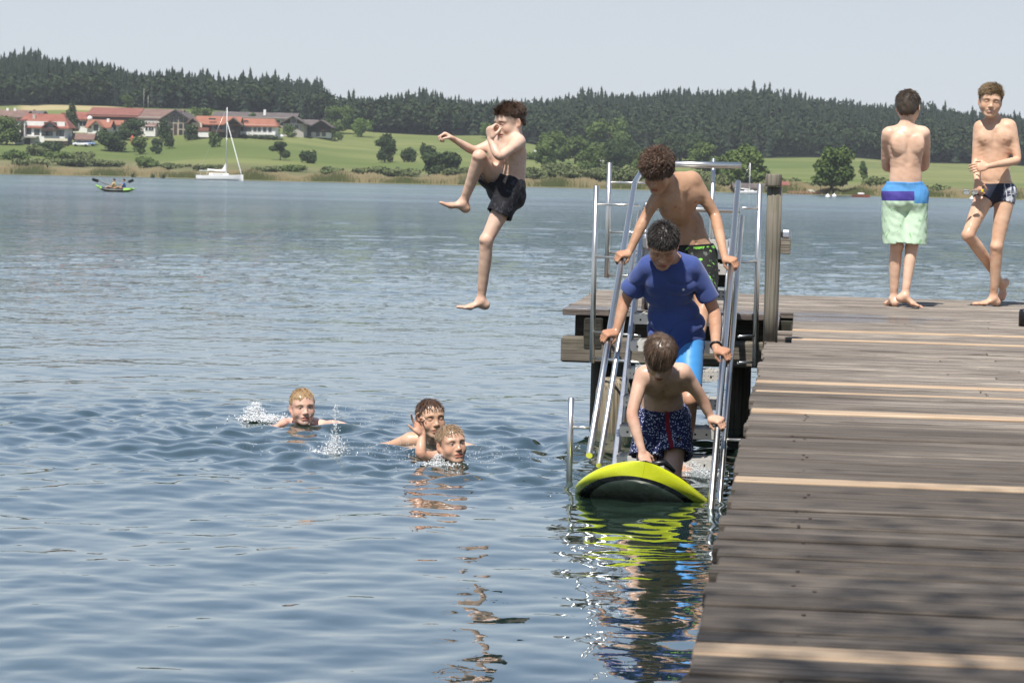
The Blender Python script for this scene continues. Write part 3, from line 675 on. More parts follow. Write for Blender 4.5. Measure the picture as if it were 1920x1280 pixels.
        for a in (-1, 1):
            red = np.maximum(red, .75*np.exp(-(((h2-np.array([a*.042, .065, -.03]))/np.array([.024, .03, .022]))**2).sum(1)))
            red = np.maximum(red, .8*np.exp(-(((h2-np.array([a*.080, -.01, -.008]))/np.array([.014, .025, .035]))**2).sum(1)))
        red = np.maximum(red, .6*np.exp(-(((h2-np.array([0, .10, -.03]))/np.array([.014, .014, .014]))**2).sum(1)))
        attr(me, "red", red)
        dk = np.zeros(len(V)); cl = (V-s.chestm)@s.Rc/s.sc
        for a in (-1, 1): dk = np.maximum(dk, (cl[:, 1] > .02)*np.clip(1.5-np.hypot(cl[:, 0]-a*.066, cl[:, 2]+.098)/.0085, 0, 1))
        attr(me, "nip", dk); attr(me, "wet", np.full(len(V), getattr(s, 'wetz', 0.)) if np.isscalar(getattr(s, 'wetz', 0.)) else 0)
        o = link("body", me, skin_mat(s), s.root); return o
_skins = {}
def skin_mat(s):
    key = (s.skin, s.wet, s.eyes, s.brow); 
    if key in _skins: return _skins[key]
    t = NT("skin"); co = t.coord(); base = s.skin
    n = t.noise(co, 9., 3., .6); n2 = t.noise(co, 45., 2.)
    c = t.mix(t.mapr(n, .3, .7), (base[0]*.90, base[1]*.84, base[2]*.80), tuple(min(1, x*1.07) for x in base))
    red = t.attr("red").outputs['Fac']; c = t.mix(t.math('MULTIPLY', red, .55), c, (base[0]*.98, base[1]*.62, base[2]*.52))
    c = t.mix(t.mapr(n2, .58, .75, 0, .10), c, (base[0]*.8, base[1]*.55, base[2]*.45))
    c = t.mix(t.math('MULTIPLY', t.attr("nip").outputs['Fac'], .65), c, (base[0]*.62, base[1]*.34, base[2]*.30))
    hc = t.attr("hc").outputs['Vector']; x, y, z = t.sep(hc); ax = t.math('ABSOLUTE', x)
    def blob(cx, cz, rx, rz, soft=.35, tilt=0.):
        u = t.math('DIVIDE', t.math('SUBTRACT', ax, cx), rx); zz = t.math('SUBTRACT', z, cz)
        if tilt: zz = t.math('SUBTRACT', zz, t.math('MULTIPLY', t.math('SUBTRACT', ax, cx), tilt))
        v = t.math('DIVIDE', zz, rz); d = t.math('SQRT', t.math('ADD', t.math('MULTIPLY', u, u), t.math('MULTIPLY', v, v)))
        return t.mapr(d, 1-soft, 1+soft, 1., 0.)
    lips = t.mix(.5, base, (base[0]*.75, base[1]*.32, base[2]*.34))
    c = t.mix(t.math('MULTIPLY', blob(0., -.0645, .025, .0115, .3), .9), c, (base[0]*.72, base[1]*.36, base[2]*.37))
    c = t.mix(t.math('MULTIPLY', blob(0., -.0642, .024, .0016, .6), .85), c, (.10, .03, .03))
    br = s.brow; c = t.mix(t.math('MULTIPLY', blob(.031, .0195, .0175, .0040, .6, -.18), .8), c, br)
    c = t.mix(t.math('MULTIPLY', blob(.006, -.0385, .0035, .0025, .5), .7), c, (.12, .04, .03))
    if s.eyes == 'open':
        c = t.mix(blob(.0305, .000, .0130, .0046, .25), c, (.40, .34, .30)); c = t.mix(blob(.0305, .0004, .0054, .0050, .2), c, (.045, .035, .03))
        c = t.mix(blob(.0305, .0052, .0150, .0020, .5), c, (.05, .03, .025))
    else:
        c = t.mix(t.math('MULTIPLY', blob(.0305, -.003, .0145, .0022, .6), .9), c, (.07, .035, .025))
        c = t.mix(t.math('MULTIPLY', blob(.0305, .004, .016, .010, .5), .25), c, (base[0]*.7, base[1]*.45, base[2]*.4))
    if s.smile > .5:
        c = t.mix(blob(0., -.0625, .019, .0040, .25), c, (.72, .68, .60))
    rough = .42 if s.wet else .52
    b = t.bump(t.math('ADD', t.noise(co, 160., 2.), t.math('MULTIPLY', t.noise(co, 38., 3.), 2.)), .16, .003)
    m = t.done(t.bsdf(c, t.mapr(t.noise(co, 24., 4.), .38, .58, .24, .58) if not s.wet else t.mapr(t.noise(co, 20., 3.), .35, .6, .14, .5), 0., b, .4, sss=.05)); _skins[key] = m; return m
# ------------------------------------------------------------------ hair
def hair_mat(col, gloss=.45):
    t = NT("hair"); r = t.attr("rnd").outputs['Fac']; c = t.mix(r, tuple(x*.45 for x in col), tuple(min(1, x*1.9) for x in col))
    return t.done(t.bsdf(c, gloss, 0., None, .5))
def make_hair(s, col, L=.035, lift=.5, n=4000, comb=(0, .8, -.5), front=.030, side=-.012, back=-.070, wid=.0022, curl=0., thick=.010, jit=.28, smin=.35, cw=.55, grav=.10, cn=.0028, cf=60., wet=False, whorl=True, seed=1, ear=.0, gloss=.45, fringe=0.):
    """cap plus locks. front/side/back: how low the hairline runs (head coords)"""
    H = s.H; g = H.g; q = H.sc; r = np.random.default_rng(seed)
    F = Field(); F.ell(g(0, -.014, .028), H.R, (np.array([.0735, .092, .084])+thick)*q, .01); F.ell(g(0, .026, .024), H.R, (np.array([.060, .055, .058])+thick*.9)*q, .02)
    F.ell(g(0, -.050, -.020), H.R, (np.array([.058, .050, .060])+thick*.6)*q, .02)
    def disp(P):
        l = H.loc(P); return vnoise(P, 150., seed)*.0020*(0 if wet else 1) + vnoise(P, cf, seed+1)*(cn if not wet else .001)
    V, Q = F.mesh("hair", .0042, disp); l = H.loc(V)
    ang = np.arctan2(l[:, 0], l[:, 1])            # 0 = front
    a = np.abs(ang); line = np.interp(a, [0, .5, .85, 1.25, 1.55, 1.9, 2.3, pi], [front, front-.002, front-.008, side+.012, side, side-.006, back+.012, back]) + .004*np.sin(ang*23+seed) + .004*np.sin(ang*9+2*seed) + .003*np.sin(ang*41)
    keep = l[:, 2] > line; vid = -np.ones(len(V), int); kf = keep[Q].all(1); used = np.unique(Q[kf]); vid[used] = np.arange(len(used)); capV = V[used]; capQ = vid[Q[kf]]
    lu = l[used]; edge = np.clip((lu[:, 2]-line[used])/.024, 0, 1); edge = edge*edge*(3-2*edge); cc = np.array([0, -.014, .028]); kk = 1-(1-edge)*(thick*.95/.085); lu2 = cc+(lu-cc)*kk[:, None]; capV = H.c+(lu2*q)@H.R.T
    # locks
    pick = r.integers(0, len(used), n); P0 = capV[pick]; l0 = H.loc(P0); c0 = np.array([0, -.014, .028]); N = (l0-c0)/np.array([.0735, .092, .084])**2; N /= np.linalg.norm(N, axis=1)[:, None]
    cb = np.array(comb, float); crown = np.array([.012, -.045, .105])
    out = l0-crown; T = out if whorl else np.tile(cb, (n, 1)); T = T/(np.linalg.norm(T, axis=1)[:, None]+1e-6)
    T = T*(.65 if whorl else 1.) + cb*(cw if whorl else 0)
    T = T-N*(T*N).sum(1)[:, None]; T /= np.linalg.norm(T, axis=1)[:, None]+1e-6
    Lk = L*(.6+.7*r.random(n)); 
    topw = np.clip((l0[:, 2]-.0)/.08, smin, 1.) ; Lk = Lk*topw
    if fringe: Lk = Lk*(1+fringe*np.clip((l0[:, 1]-.02)/.05, 0, 1))
    m = 5; pts = np.zeros((n, m, 3)); p = l0 - N*.004; d = nrm(1) if False else T*(1-lift)+N*lift+r.normal(size=(n, 3))*jit; d /= np.linalg.norm(d, axis=1)[:, None]
    ph = r.random(n)*6.28; B = np.cross(T, N)
    for j in range(m):
        pts[:, j] = p; step = (Lk/(m-1))[:, None]
        cu = curl*(B*np.cos(ph+j*1.9)[:, None]+N*np.sin(ph+j*1.9)[:, None])
        dd = d + cu; dd /= np.linalg.norm(dd, axis=1)[:, None]; p = p + dd*step
        d = d*.72 + T*.28 + np.array([0, 0, -grav]); d /= np.linalg.norm(d, axis=1)[:, None]
        rr = ((p-c0)/(np.array([.0735, .092, .084])+thick*.75)); k = np.linalg.norm(rr, axis=1); push = k < 1; p[push] = c0+(p[push]-c0)/k[push][:, None]
    w = wid*.8*(.6+.7*r.random(n)); prof = [1., 1.05, .9, .6, .12]
    LV = []; 
    for j in range(m):
        dj = pts[:, min(j+1, m-1)]-pts[:, max(j-1, 0)]; dj /= np.linalg.norm(dj, axis=1)[:, None]+1e-9; U = np.cross(dj, N); U /= np.linalg.norm(U, axis=1)[:, None]+1e-9; Wv = np.cross(dj, U)
        for k in range(3): an = 2*pi*k/3; LV.append(pts[:, j]+(U*cos(an)+Wv*sin(an)*.7)*(w*prof[j])[:, None])
    LV = np.stack(LV, 1); n1 = m*3; LV = LV.reshape(-1, 3); LVw = s.H.c+(LV*q)@H.R.T
    base = np.arange(n)[:, None]*n1; fs = []
    for j in range(m-1):
        for k in range(3): fs.append(np.stack([base[:, 0]+j*3+k, base[:, 0]+j*3+(k+1) % 3, base[:, 0]+(j+1)*3+(k+1) % 3, base[:, 0]+(j+1)*3+k], 1))
    LF = np.concatenate(fs)+len(capV)
    me = mesh_np("hair", np.vstack([capV, LVw]), [capQ, LF])
    rn = np.concatenate([.30+.22*vnoise(H.loc(capV), 260., seed), np.repeat(r.random(n)**1.3, n1)]); attr(me, "rnd", np.clip(rn, 0, 1))
    return link("hair", me, hair_mat(col, gloss), s.root)
def add_eyes(s): pass
# ------------------------------------------------------------------ clothes
def make_shorts(s, mat, e=.012, flare=.02, hem=(.8, .8), rise=.075, name="swim_shorts", fold=.004, tight=False, tilt=0., seed=3, waistr=1.0):
    F = Field(); q = s.sc
    Pp = lambda x, y, z: s.hip + s.Rp@(np.array([x, y, z], float)*q); A = lambda *r: (np.array(r)*q+e)
    lw = getattr(s, 'legw', 1.)
    for hp, kn, h_ in ((s.hipL, s.knL, hem[0]), (s.hipR, s.knR, hem[1])):
        d = nrm(kn-hp); L1 = np.linalg.norm(kn-hp); L = L1*h_; r0 = .076*q*lw+e*.8; r1 = (.078+(.050-.078)*min(1., h_))*q*lw+e+flare; c_ = hp+d*L
        F.chain([hp, lerp(hp, kn, h_*.5), hp+d*(L+.03)], [r0, (r0+r1)*.5, r1], .02, .02); m = r1+.022; F.cutbox(c_, d, c_+d*.03-m, c_+d*.03+m)
        if not tight: F.cap(c_-d*.04, c_+d*.05, r1*.80, r1*.90, .004, True)
    F.ell(lerp(s.waist, s.hip, .5), s.Rp, A(.110, .080, .09)*waistr, .03); F.ell(Pp(0, -.005, 0), s.Rp, A(.122, .086, .085), .03)
    for a in (-1, 1): F.ell(Pp(a*.058, -.038, -.045), s.Rp, A(.058, .060, .063), .03)
    top = Pp(0, 0, rise); F.cut(top, s.Rp@nrm([0, tilt, 1.]))
    def disp(P):
        l = (P-s.hip)@s.Rp; return fold*vnoise(l*np.array([1., 1., .38]), 46., seed) + fold*.45*vnoise(l*np.array([1., 1., .8]), 110., seed+5)
    V, Q = F.mesh(name, .0042, disp); me = mesh_np(name, V, Q); attr(me, "lc", (V-s.hip)@s.Rp/q)
    return link(name, me, mat, s.root)
def cloth(name, fn, rough=.75, sheen=.03, bumpy=.25, sc=500.):
    t = NT(name); lc = t.attr("lc").outputs['Vector']; col = fn(t, lc); return t.done(t.bsdf(col, rough, 0., t.bump(t.noise(t.scale(lc, 1.), 60., 3., .6), bumpy, .004), .3, sheen=sheen))
# ------------------------------------------------------------------ people
A3 = lambda *v: np.array(v, float)
def rail_point(side, py):
    t_ = tL if side < 0 else tR
    best = min(np.arange(10.4, 13.5, .01), key=lambda s_: abs(proj(TS(t_, s_, rz(s_)))[1]-py)); p = TS(t_, best, rz(best)); return p
RAILD = nrm(TS(0, 11., rz(11.))-TS(0, 12., rz(12.)))      # down along the rail, towards the lake
RIGHT = nrm(TS(1, 0, 0)-TS(0, 0, 0))
def grip(side, py, el, mirror, sc=.84, over=.012):
    """closed hand on a handrail; returns wrist and the hand spec. side -1 left rail, +1 right rail"""
    p = rail_point(side, py); a = RAILD; outw = RIGHT*side; upn = nrm(np.cross(a, outw)); upn = upn if upn[2] > 0 else -upn
    # palm lies on the tube from above and inside; fingers go over the outside
    n = nrm(-upn*.92 - outw*-.0 + outw*.0); d = nrm(outw*.80 + a*.45 - upn*.25); d = nrm(outw*.75 + a*.55 + upn*.05)
    n = nrm(-upn + outw*0); n = nrm(n - d*np.dot(n, d))
    w = p + upn*(.0165+.017)*1. - d*.058*sc
    thumb = nrm(-outw*.2 - a*0 + (a if False else -a))           # set below
    return w, dict(w=w, d=d, n=n, thumb=nrm(a*1.0), curl=[.95, 1.0, 1.02, 1.05], spread=.02, sc=sc, tcurl=.9, tdir=nrm(a*.55 + d*.2 + n*.9))
people = []
def person(name_label, **k):
    root = empty("person", tuple(k.get('base', k['hipL'])), 0, label=name_label, cat="person", group=k.get('group'))
    root.location = (0, 0, 0); k['root'] = root
    for a, b in dict(skin=(.60, .40, .285), wet=False, eyes='closed', brow=(.08, .05, .03), smile=0.).items(): k.setdefault(a, b)
    P = Person(**k); P.hands_ok = True; people.append(P); return P
def finish(P, base):
    """bring the Empty to the thing's base"""
    b = np.array(base, float); P.root.location = tuple(b)
    for c in P.root.children: c.matrix_parent_inverse = Matrix.Translation(tuple(-b))
ONLY = None
NAVY = lambda t, lc: None
def mat_dark_shorts():
    def fn(t, lc):
        n = t.noise(t.scale(lc, (1., 1., 1.)), 26., 4., .65, 1.5); c = t.mix(t.mapr(n, .55, .62), (.007, .007, .010), (.040, .043, .055)); return c
    return cloth("black_patterned_swim_shorts", fn)
# ---- boy jumping
def jumper():
    Y = 12.7; J = lambda x, y, dy=0.: W(x, y, Y+dy)
    P = person("boy in black shorts jumping through the air, holding his nose, one knee pulled up",
        head=J(956, 229, -.02), hf=A3(-.80, -.56, -.22), hu=A3(-.1, -.05, 1), hs=.90, neck=J(962, 258, 0), shL=J(973, 267, -.09), shR=J(929, 268, .09),
        elL=J(935, 296, -.24), wrL=J(919, 262, -.19), elR=J(889, 284, .05), wrR=J(852, 262, -.04), hipL=J(961, 353, -.05), hipR=J(935, 352, .06),
        knL=J(912, 450, -.12), anL=J(902, 562, -.06), knR=J(899, 294, -.17), anR=J(869, 379, -.08), ftL=(A3(-1, -.25, -.02), A3(0, 0, 1), A3(0, 1, 0), .15), ftR=(A3(-1, -.25, .28), A3(.3, 0, 1), A3(0, -1, 0), .2),
        sc=.90, legw=.86, armw=.88, skin=(.64, .455, .35), brow=(.07, .045, .03), bend=A3(.02, .02, 0), hands=[])
    P.hands = [dict(w=P.wrL, d=A3(-.05, .05, 1), n=A3(.75, .5, 0), thumb=A3(.5, -.6, .3), curl=[1.0, 1.2, 1.25, 1.3], spread=.0, sc=.80, tcurl=.3, tdir=A3(.7, .2, .7)),
               dict(w=P.wrR, d=A3(-.85, -.1, .45), n=A3(-.3, -.2, -.9), thumb=A3(-.1, -1, .1), curl=[1.1, 1.15, 1.2, 1.2], spread=.05, sc=.80, tcurl=.9)]
    P.body(); make_hair(P, (.075, .042, .026), L=.032, lift=.42, n=4600, comb=(.5, -.3, .5), cw=.9, grav=.04, jit=.42, fringe=.5, cn=.004, cf=45., front=.058, side=.018, back=-.048, curl=.22, seed=3, thick=.006, smin=.15)
    make_shorts(P, mat_dark_shorts(), e=.013, flare=.013, hem=(.52, .50), rise=.070, seed=4, fold=.006)
    finish(P, J(905, 585, -.06))
# ---- boy with the back to the camera
def mat_block_shorts():
    def fn(t, lc):
        x, y, z = t.sep(lc); n = t.noise(lc, 4., 2.)
        blue = t.mix(n, (.07, .24, .50), (.09, .29, .58)); purple = (.060, .045, .25); mint = t.mix(t.mapr(t.noise(t.scale(lc, (1., 1., .6)), 22., 3., .6, 1.), .58, .64), (.55, .72, .53), (.30, .52, .28))
        c = t.mix(t.math('GREATER_THAN', z, .022), purple, blue)
        blk = t.math('MULTIPLY', t.math('LESS_THAN', x, -.045), t.math('GREATER_THAN', z, -.062)); c = t.mix(blk, c, blue)
        low = t.math('LESS_THAN', z, t.math('SUBTRACT', -.045, t.math('MULTIPLY', t.math('LESS_THAN', x, -.045), .018))); c = t.mix(low, c, mint)
        c = t.mix(t.mapr(t.math('ABSOLUTE', t.math('SUBTRACT', z, .070)), .0015, .003, .5, 0.), c, (.02, .08, .2)); return c
    return cloth("blue_purple_mint_swim_shorts", fn)
def back_boy():
    b = WZ(1692, 576, DECK); Y = b[1]; J = lambda x, y, dy=0.: W(x, y, Y+dy)
    P = person("dark haired boy with his back turned, in blue, purple and mint shorts",
        head=J(1703, 201, .02), hf=A3(.30, .93, -.18), hu=A3(-.02, .15, 1), hs=.93, neck=J(1699, 240, .0), shL=J(1662, 252, -.01), shR=J(1735, 251, .0),
        elL=J(1660, 316, .10), wrL=J(1702, 310, .22), elR=J(1736, 314, .11), wrR=J(1696, 318, .25), hipL=J(1674, 364, 0), hipR=J(1721, 364, .0),
        knL=J(1681, 462, .01), anL=A3(*J(1676, 558, .05)), knR=J(1710, 463, .0), anR=J(1697, 555, -.06), ftL=(A3(-.25, 1, 0), A3(0, 0, 1), A3(1, 0, 0)), ftR=(A3(.95, -.12, -.28), A3(.35, 0, 1), A3(0, 1, 0)),
        sc=.93, legw=.90, armw=.92, skin=(.68, .46, .335), brow=(.05, .03, .02), hands=[])
    P.anL[2] = DECK+.060; P.anR[2] = DECK+.085
    P.hands = [dict(w=P.wrL, d=A3(1, .1, .1), n=A3(0, -1, 0), thumb=A3(0, 0, 1), curl=.3, sc=.8), dict(w=P.wrR, d=A3(-1, .1, .1), n=A3(0, -1, 0), thumb=A3(0, 0, 1), curl=.3, sc=.8)]
    def ex(F):
        for a in (-1, 1): F.ell(P.chestm + P.Rc@(A3(a*.068, -.074, -.07)*P.sc), P.Rc, A3(.040, .017, .055), .025)
    P.extra = ex
    P.body(); make_hair(P, (.060, .042, .028), L=.030, lift=.22, n=5000, comb=(-.1, .1, -.5), front=.035, side=-.010, back=-.088, curl=.10, seed=7, thick=.010)
    make_shorts(P, mat_block_shorts(), e=.013, flare=.034, hem=(.93, .93), rise=.086, seed=9, fold=.004)
    finish(P, b)
# ---- smiling boy
def mat_trunks():
    def fn(t, lc):
        x, y, z = t.sep(lc); n = t.noise(t.scale(lc, (1., 1., 1.6)), 9., 3., .6, 2.5)
        pat = t.mix(t.mapr(n, .40, .66), (.016, .022, .05), (.70, .72, .76)); c = t.mix(t.mapr(x, .028, .040), (.010, .014, .032), pat)
        w = t.mapr(z, .040, .055); c = t.mix(w, c, (.012, .014, .028)); ln = t.n('ShaderNodeTexWave'); t.set(ln.inputs['Vector'], lc); t.set(ln.inputs['Scale'], 9.); t.set(ln.inputs['Distortion'], 5.)
        return t.mix(t.math('MULTIPLY', t.mapr(ln.outputs['Fac'], .90, .97), t.mapr(x, .03, .05)), c, (.6, .62, .65))
    return cloth("navy_white_swim_trunks", fn, .55, .1, .1)
def smile_boy():
    b = WZ(1852, 574, DECK); Y = b[1]; J = lambda x, y, dy=0.: W(x, y, Y+dy)
    P = person("smiling fair haired boy in navy and white trunks holding goggles on the pier",
        head=J(1857, 190, -.04), hf=A3(-.12, -1, -.10), hu=A3(.07, -.05, 1), hs=.94, neck=J(1863, 226, .02), shL=J(1896, 238, -.02), shR=J(1835, 240, .03),
        elL=J(1909, 301, -.06), wrL=J(1852, 312, -.22), elR=J(1829, 304, .0), wrR=J(1832, 340, -.15), hipL=J(1887, 360, 0), hipR=J(1850, 360, .0),
        knL=J(1869, 462, -.06), anL=J(1863, 556, .0), knR=J(1815, 440, -.12), anR=J(1878, 531, .16), ftL=(A3(-1, -.20, 0), A3(0, 0, 1), A3(0, 1, 0)), ftR=(A3(-.35, -.30, -.9), A3(-.5, -.3, .3), A3(0, 1, 0)),
        sc=.93, legw=.93, armw=.94, skin=(.64, .42, .29), brow=(.20, .13, .075), smile=1., bend=A3(-.015, 0, 0), hands=[])
    P.anL[2] = DECK+.060
    P.hands = [dict(w=P.wrL, d=A3(-1, -.05, -.10), n=A3(.05, .95, -.3), thumb=A3(.1, 0, 1), curl=[.45, .5, .5, .55], spread=.10, sc=.82, tcurl=.6),
               dict(w=P.wrR, d=A3(.1, -.25, -1), n=A3(.6, .5, 0), thumb=A3(.3, -1, 0), curl=[1., 1., 1.05, 1.1], spread=.02, sc=.82, tcurl=.8)]
    P.body(); make_hair(P, (.27, .19, .11), L=.034, lift=.42, n=4800, comb=(-.8, .0, .6), cw=.9, grav=.03, jit=.42, fringe=.35, front=.054, side=.006, back=-.060, curl=.12, seed=12, thick=.010, cn=.004, cf=45., smin=.25)
    make_shorts(P, mat_trunks(), e=.005, flare=.002, hem=(.20, .20), rise=.060, name="swim_trunks", tight=True, seed=2, fold=.0012, tilt=0.)
    finish(P, b)
    # goggles held in the hand: a thing of its own
    h = P.wrR + nrm(A3(.1, -.25, -1))*.075
    g = empty("swim_goggles", tuple(h), 0, label="clear swimming goggles with a yellow badge in the hand of the smiling boy", cat="goggles")
    tg = NT("clear_goggle_plastic"); mg = tg.done(tg.bsdf((.8, .85, .85), .08, 0, None, .6, trans=.75, ior=1.4)); my = simple_mat("yellow_plastic", (.75, .58, .03), .4)
    q = MB()
    for i, a in enumerate((-.085, -.03)): 
        q.tube([(a-.022, -.03, -.0), (a-.012, -.032, .013), (a+.012, -.032, .013), (a+.022, -.03, .0), (a+.012, -.032, -.012), (a-.012, -.032, -.012), (a-.022, -.03, 0)], .0035, 8)
        q.box((a, -.030, 0), (.036, .003, .020))
    q.build("lenses", mg, g)
    q = MB(); q.tube([(.0, -.035, .0), (.03, -.038, .02), (.045, -.01, .01), (.03, .02, -.02), (.0, .01, -.03)], .004, 8); q.build("strap", mg, g)
    q = MB(); q.box((.018, -.040, .012), (.014, .006, .02), bev=.003); q.build("badge", my, g)
# ---- the three boys on the ladder
def mat_greenblack():
    def fn(t, lc):
        x, y, z = t.sep(lc); n = t.noise(t.scale(lc, (1., 1., .8)), 14., 3., .6, 2.)
        c = t.mix(t.mapr(n, .56, .60), (.012, .013, .012), (.20, .55, .07)); n2 = t.noise(lc, 30., 2.); c = t.mix(t.mapr(n2, .62, .66, 0, .6), c, (.15, .16, .15)); return t.mix(t.math('GREATER_THAN', z, .055), c, (.008, .008, .009))
    return cloth("black_and_green_swim_shorts", fn)
def ladder_top():
    wR, hR = grip(-1, 487, None, 0); wL, hL = grip(1, 497, None, 1)
    Y = 12.85; J = lambda x, y, dy=0.: W(x, y, Y+dy)
    ft = stz(step_s[3])
    P = person("shirtless boy with curly brown hair at the top of the ladder, looking down",
        head=J(1233, 322, -.22), hf=A3(-.30, -.72, -.62), hu=A3(-.10, -.45, .85), hs=.95, neck=J(1266, 343, -.04), shL=J(1301, 338, -.02), shR=J(1243, 352, -.10),
        elL=J(1341, 404, .02), wrL=wL, elR=J(1211, 405, -.08), wrR=wR, hipL=J(1318, 478, .12), hipR=J(1281, 480, .10),
        knL=J(1318, 575, -.14), anL=TS(-.58, step_s[2]+.1, stz(step_s[2])+.06), knR=J(1280, 570, -.05), anR=TS(-.75, step_s[3]+.1, stz(step_s[3])+.06),
        ftL=(A3(0, -1, 0), A3(0, 0, 1), A3(-1, 0, 0)), ftR=(A3(0, -1, 0), A3(0, 0, 1), A3(1, 0, 0)), sc=.98, armw=1.02, skin=(.47, .285, .180), brow=(.05, .03, .02), bend=A3(.0, .06, .0), hands=[hL, hR])
    P.body(); make_hair(P, (.085, .048, .029), cn=.0065, cf=48., fringe=.35, jit=.4, L=.046, lift=.62, n=4600, comb=(0, .4, -.2), front=.018, side=-.022, back=-.082, curl=.85, seed=21, thick=.020, wid=.0036)
    make_shorts(P, mat_greenblack(), e=.012, flare=.02, hem=(.75, .75), rise=.066, seed=6)
    finish(P, P.anL-A3(0, 0, .06))
def shirt(P):
    F = Field(); q = P.sc; e = .010
    hem = P.hip - P.upp*.060
    for sh, el in ((P.shL, P.elL), (P.shR, P.elR)):
        d = nrm(el-sh); L = np.linalg.norm(el-sh); c_ = sh+d*L*.70
        F.chain([lerp(P.chestm, sh, .9), lerp(sh, el, .1), sh+d*(L*.70+.03)], [.046*q, .049*q, .049*q+.006], .02)
        F.cutbox(c_, d, c_+d*.03-.085, c_+d*.03+.085); F.cap(c_-d*.03, c_+d*.05, .040*q, .045*q, .004, True)
    P.torso(F, e, shirt=True)
    F.ell(P.hip+P.upp*.02, P.Rp, A3(.142, .108, .12)*q, .04); F.ell(lerp(P.waist, P.hip, .4), P.Rp, A3(.138, .103, .11)*q, .04)
    F.cut(hem, -P.upp)
    F.ell(P.neck+P.upc*.028+P.fc*.018, P.Rc, A3(.058, .055, .038), .010, True)
    d1 = nrm(P.left*.9+P.upc*.5)
    def disp(Pt):
        l = (Pt-P.chestm)@P.Rc; down = np.clip(-l[:, 2]/.3, 0, 1.3)
        w = l[:, 2]*1.0 - l[:, 0]*.5*np.sign(l[:, 0]+.02)        # sagging diagonal folds
        f = (1-2*np.abs(np.sin(w*33+1.2*np.sin(l[:, 0]*17+l[:, 2]*9)+2.))**.6) * (.2+.8*down)*.0115*(.55+.45*np.sin(l[:, 0]*21+1.+l[:, 2]*13))
        return f + .0060*vnoise(l, 26., 4)*(.4+down) + .0016*vnoise(l, 75., 8)
    V, Q = F.mesh("t_shirt", .0045, disp); me = mesh_np("t_shirt", V, Q); attr(me, "lc", (V-P.chestm)@P.Rc/q)
    def fn(t, lc):
        x, y, z = t.sep(lc); n = t.noise(lc, 3., 3.); c = t.mix(n, (.040, .066, .225), (.052, .088, .275))
        # small white badge on the chest
        dx = t.math('ABSOLUTE', t.math('SUBTRACT', x, .062)); dz = t.math('ABSOLUTE', t.math('SUBTRACT', z, -.075))
        m = t.math('MULTIPLY', t.math('LESS_THAN', t.math('ADD', dx, dz), .0085), t.math('GREATER_THAN', y, 0.)); return t.mix(m, c, (.75, .78, .8))
    link("t_shirt", me, cloth("blue_cotton", fn, .9, .3, .2), P.root)
def ladder_mid():
    wR, hR = grip(-1, 634, None, 0, .88); wL, hL = grip(1, 668, None, 1, .88)
    Y = 11.95; J = lambda x, y, dy=0.: W(x, y, Y+dy)
    P = person("dark haired boy in a blue t-shirt climbing down in the middle of the ladder",
        head=J(1243, 460, -.20), hf=A3(-.06, -.74, -.64), hu=A3(-.03, -.5, .85), hs=.97, neck=J(1255, 488, -.06), shL=J(1303, 502, -.05), shR=J(1211, 501, -.07),
        elL=J(1340, 584, .02), wrL=wL, elR=J(1172, 562, .05), wrR=wR, hipL=J(1292, 642, .10), hipR=J(1244, 642, .12),
        knL=J(1292, 748, -.10), anL=TS(-.565, 11.98, .05), knR=J(1236, 735, -.08), anR=TS(-.76, 12.22, stz(step_s[1])+.06),
        ftL=(A3(-.1, -1, -.1), A3(0, 0, 1), A3(-1, 0, 0)), ftR=(A3(0, -1, 0), A3(0, 0, 1), A3(1, 0, 0)), sc=1.0, armw=1.06, skin=(.46, .27, .175), brow=(.03, .022, .018), bend=A3(0, .04, 0), hands=[hL, hR])
    P.body(); make_hair(P, (.030, .024, .020), L=.026, lift=.75, n=3400, comb=(0, .5, .2), front=.030, side=-.004, back=-.066, curl=.35, seed=31, thick=.009)
    blue = cloth("bright_blue_lycra", lambda t, lc: t.mix(t.noise(lc, 5., 2.), (.045, .23, .54), (.06, .28, .62)), .45, .1, .04)
    make_shorts(P, blue, e=.007, flare=.004, hem=(.80, .80), rise=.06, name="blue_shorts", tight=True, seed=5, fold=.0016)
    shirt(P)
    q = MB(); a = nrm(P.wrL-P.elL); c_ = P.wrL-a*.022; n = 20; u = nrm(np.cross(a, [0, 0, 1])); v = np.cross(a, u)
    for k in range(1): q.tube([c_+ (u*cos(2*pi*i/n)+v*sin(2*pi*i/n))*.0262 for i in range(n+1)], .0062, 8, caps=False)
    q.build("wristband", M_black, P.root)
    finish(P, P.anL-A3(0, 0, .06))
def mat_navy_dots():
    def fn(t, lc):
        x, y, z = t.sep(lc); v = t.voro(t.scale(lc, (1., 1., 1.15)), 92.); n = t.noise(lc, 30., 2.)
        c = t.mix(t.mapr(t.math('ADD', v, t.math('MULTIPLY', n, .25)), .40, .50, 1., 0.), (.012, .016, .075), (.55, .60, .72))
        st = t.math('MULTIPLY', t.mapr(t.math('ABSOLUTE', t.math('ADD', x, -.004)), .010, .013, 1., 0.), t.math('GREATER_THAN', y, 0.)); return t.mix(st, c, (.20, .008, .022))
    return cloth("navy_dotted_swim_shorts", fn)
